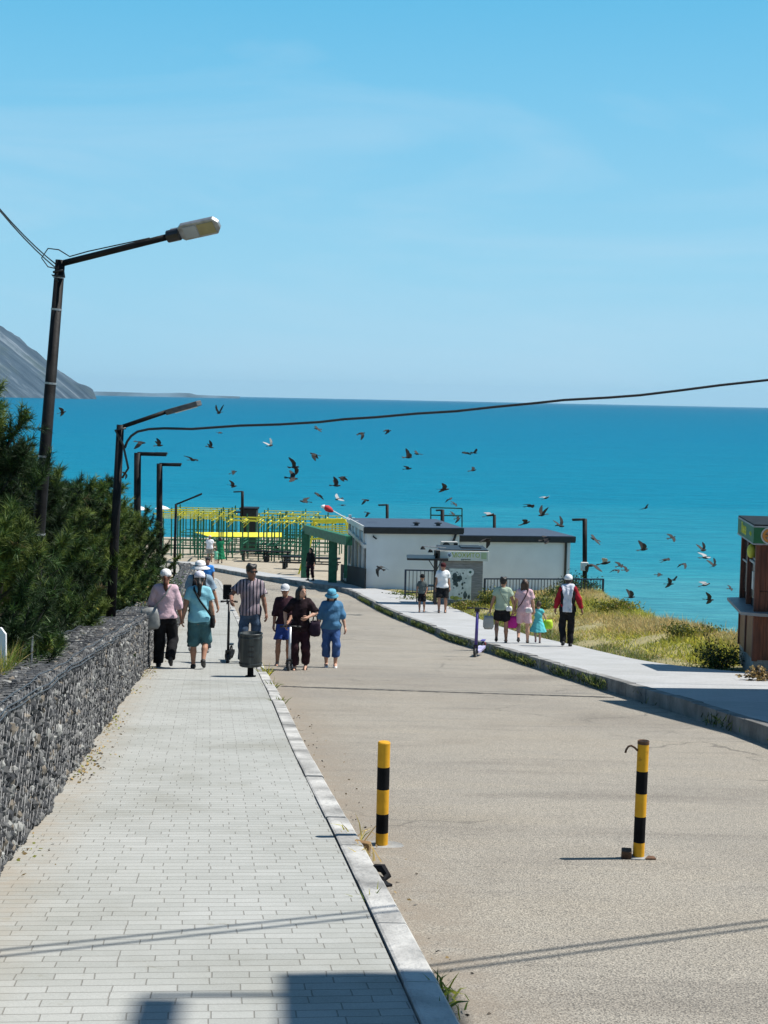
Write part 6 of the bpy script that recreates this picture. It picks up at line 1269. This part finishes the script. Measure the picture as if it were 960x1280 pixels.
BIRDS = '''78 515.5 16 bank 60 nearest the leaning lamp pole, alone over the water under the cape
274 516 20 up -30 raising both wings just above the thick cable, right of the second lamp's head
275 541 11 flat 90 tiny, right under the thick cable where it leaves the second lamp
263 559 15 up 80 with a steep left wing, between the cable and the gliding bird below
199 557 17 up 70 with wings in a V above the arm of the fourth lamp
176 553 22 down 110 large, wings bent down, directly above the third lamp's arm
155 591 20 down 120 half beside the second lamp pole, left of the third lamp
241 575 22 bank 100 gliding with spread wings right of the fourth lamp's arm
292 590.5 15 flat 95 thin and level, above the dark booth's lamp
291 607 18 bank 70 slanting, touching the line of the booth lamp's arm
338 557 18 paleup 30 pale, wings thrown up, alone above the flock left of centre
396.5 536 16 flat 90 level under the cable, left of the middle of the picture
452 542 16 down 80 with its left wing stretched up, below the cable at the centre
485 538.7 14 fold 100 with folded wings, right of the one below the cable's centre
393 568 20 down 130 with long drooping right wing, centre-left over open water
368 584 24 bank 115 broad with both wings slanting, second below the pale one
365.5 598 24 mid 115 slanting with narrow wings under the broad one
428 596.5 18 down 120 arched, right of the group above the red flag
420 607 20 up 110 with steep raised wing just above the folded pale one by the flag
397 618 18 fold 115 close above the white tip of the flag
381 627 22 bank 110 low and left of the flag, wings slanting
423 624 17 pale 80 pale-winged, just above the flag pole
428 631.5 13 flat 70 dark and flat, touching the flag pole from above
457.6 625 15 down 100 small and hooked, above the left end of the slate roof
460 641 12 deep 100 lowest over the left end of the slate roof, wings down
510 571.7 20 up 75 with one wing high, left of a pair over the middle water
521.7 567.5 16 mid 80 right half of the pair over the middle water
510 586 17 mid 95 alone just under the pair over the middle water
581 566 15 fold 90 dark left one of two side by side
593 566 15 mid 80 right one of two side by side with a pale far wing
591 588 16 mid 85 level, straight below the two side by side
555 611.7 22 bank 80 wide, heading right above the pipe frame
562.5 623.7 13 fold 80 first of two small ones above the pipe frame
568 630 13 flat 85 second of two small ones, right over the pipe frame's top bar
566 642.5 11 flat 90 tiny, inside the pipe frame
572.5 648 13 fold 80 dark, at the lower right corner of the pipe frame
611.7 644 18 pale 80 pale-winged on top of the lamp post behind the roof
682.5 622.5 17 pale 75 black and white, highest right of the roof lamp
662.5 632.5 22 flat 95 dark and long, under the black and white one
678 643.7 17 up 75 with a raised left wing over the roof's right half
656.7 654 22 bank 85 wide open just on the roof's edge line
701 657.5 22 up 60 with a wing held up, over the right end of the roof
682.5 674.7 16 flat 70 pale edge, in front of the black fascia of the roof
608 675 16 down 130 in front of the wall above the drink kiosk's sign
743 674 19 flat 85 level, right of the tall lamp by the building
739 706.7 30 down 70 largest of all, at the small electric box
756 704 26 pale 85 pale-winged, right of the largest one
475 710 22 down 110 in front of the blank white wall left of the short railing
807 635 16 mid 75 highest at the right side over open water
840 672 17 flat 75 alone, upper right of the sea, left of the brown kiosk
804 687 22 up 40 steep, with narrow wings held back, left of the right flock
832 700 20 flat 80 level below the steep one
854 705 17 down 75 with the left wing down, middle of the right flock
879 688 20 up 60 upper one of two overlapping near the brown kiosk
882 697 24 pale 75 white-winged, lower one of two overlapping near the brown kiosk
892.5 707 20 up 55 with a long wing to the upper right, next to the brown kiosk
824 718.5 15 flat 90 small, over pale water left of a dark pair
842 725 16 bank 70 upper of a dark pair over the pale water
837 730 18 bank 65 lower of a dark pair over the pale water
881.6 731 22 pale 80 white-winged and level, alone below the overlapping two
913 736 12 mid 75 nearest the brown kiosk's counter
886.5 749.6 20 bank 75 lowest over the sea, left of the counter
788.5 746.6 20 up 80 with one wing straight up, at the grassy edge of the bank
775 707 16 mid 80 top one of three close together right of the railing
770.7 713 15 fold 80 left one of three close together right of the railing
782.6 712.6 15 mid 75 right one of three close together right of the railing'''
rb = random.Random(77)
for ln in BIRDS.split('\n'):
    q = ln.split(' '); px, py, wpx, pose, hd = float(q[0]), float(q[1]), float(q[2]), q[3], float(q[4]); desc = ' '.join(q[5:])
    D = min(95, max(38, F_PX*.66*.86/(wpx*.95)))
    if (px < 200 or 700 < px < 770 or 470 < px < 480 or 600 < px < 700) and py > 640: D = min(D, 50)
    o = bpy.data.objects.new('pigeon', BME[pose]); SC.collection.objects.link(o); o.location = at(px, py, D); o.scale = (.9,)*3
    o.rotation_euler = (R(rb.uniform(-12, 20)), R(rb.uniform(-32, 32)), R(-hd+rb.uniform(-35, 35)+(180 if rb.random() < .12 else 0)))
    desc = ' '.join(desc.split(' ')[:13]); tag(o, ('white-winged pigeon, ' if pose.startswith('pale') else 'dark pigeon, ')+desc.replace('pale-winged, ', '').replace('white-winged ', '').replace('pale-winged ', ''), 'pigeon', 'pigeons flying over the sea')
# ================================================================ the air over the bay
hzb = MB().box((0, 19000, 190), (100000, 44000, 420)).build('haze', []); hm_ = bpy.data.materials.new('haze'); hm_.use_nodes = True; th = hm_.node_tree; th.nodes.clear()
pvn = nn(th, 'ShaderNodeVolumePrincipled'); pvn.inputs['Color'].default_value = (.50, .80, 1, 1); pvn.inputs['Density'].default_value = 2e-5; pvn.inputs['Anisotropy'].default_value = .2
on_ = nn(th, 'ShaderNodeOutputMaterial'); th.links.new(pvn.outputs[0], on_.inputs['Volume']); hzb.data.materials.append(hm_); tag(hzb, kind='stuff')
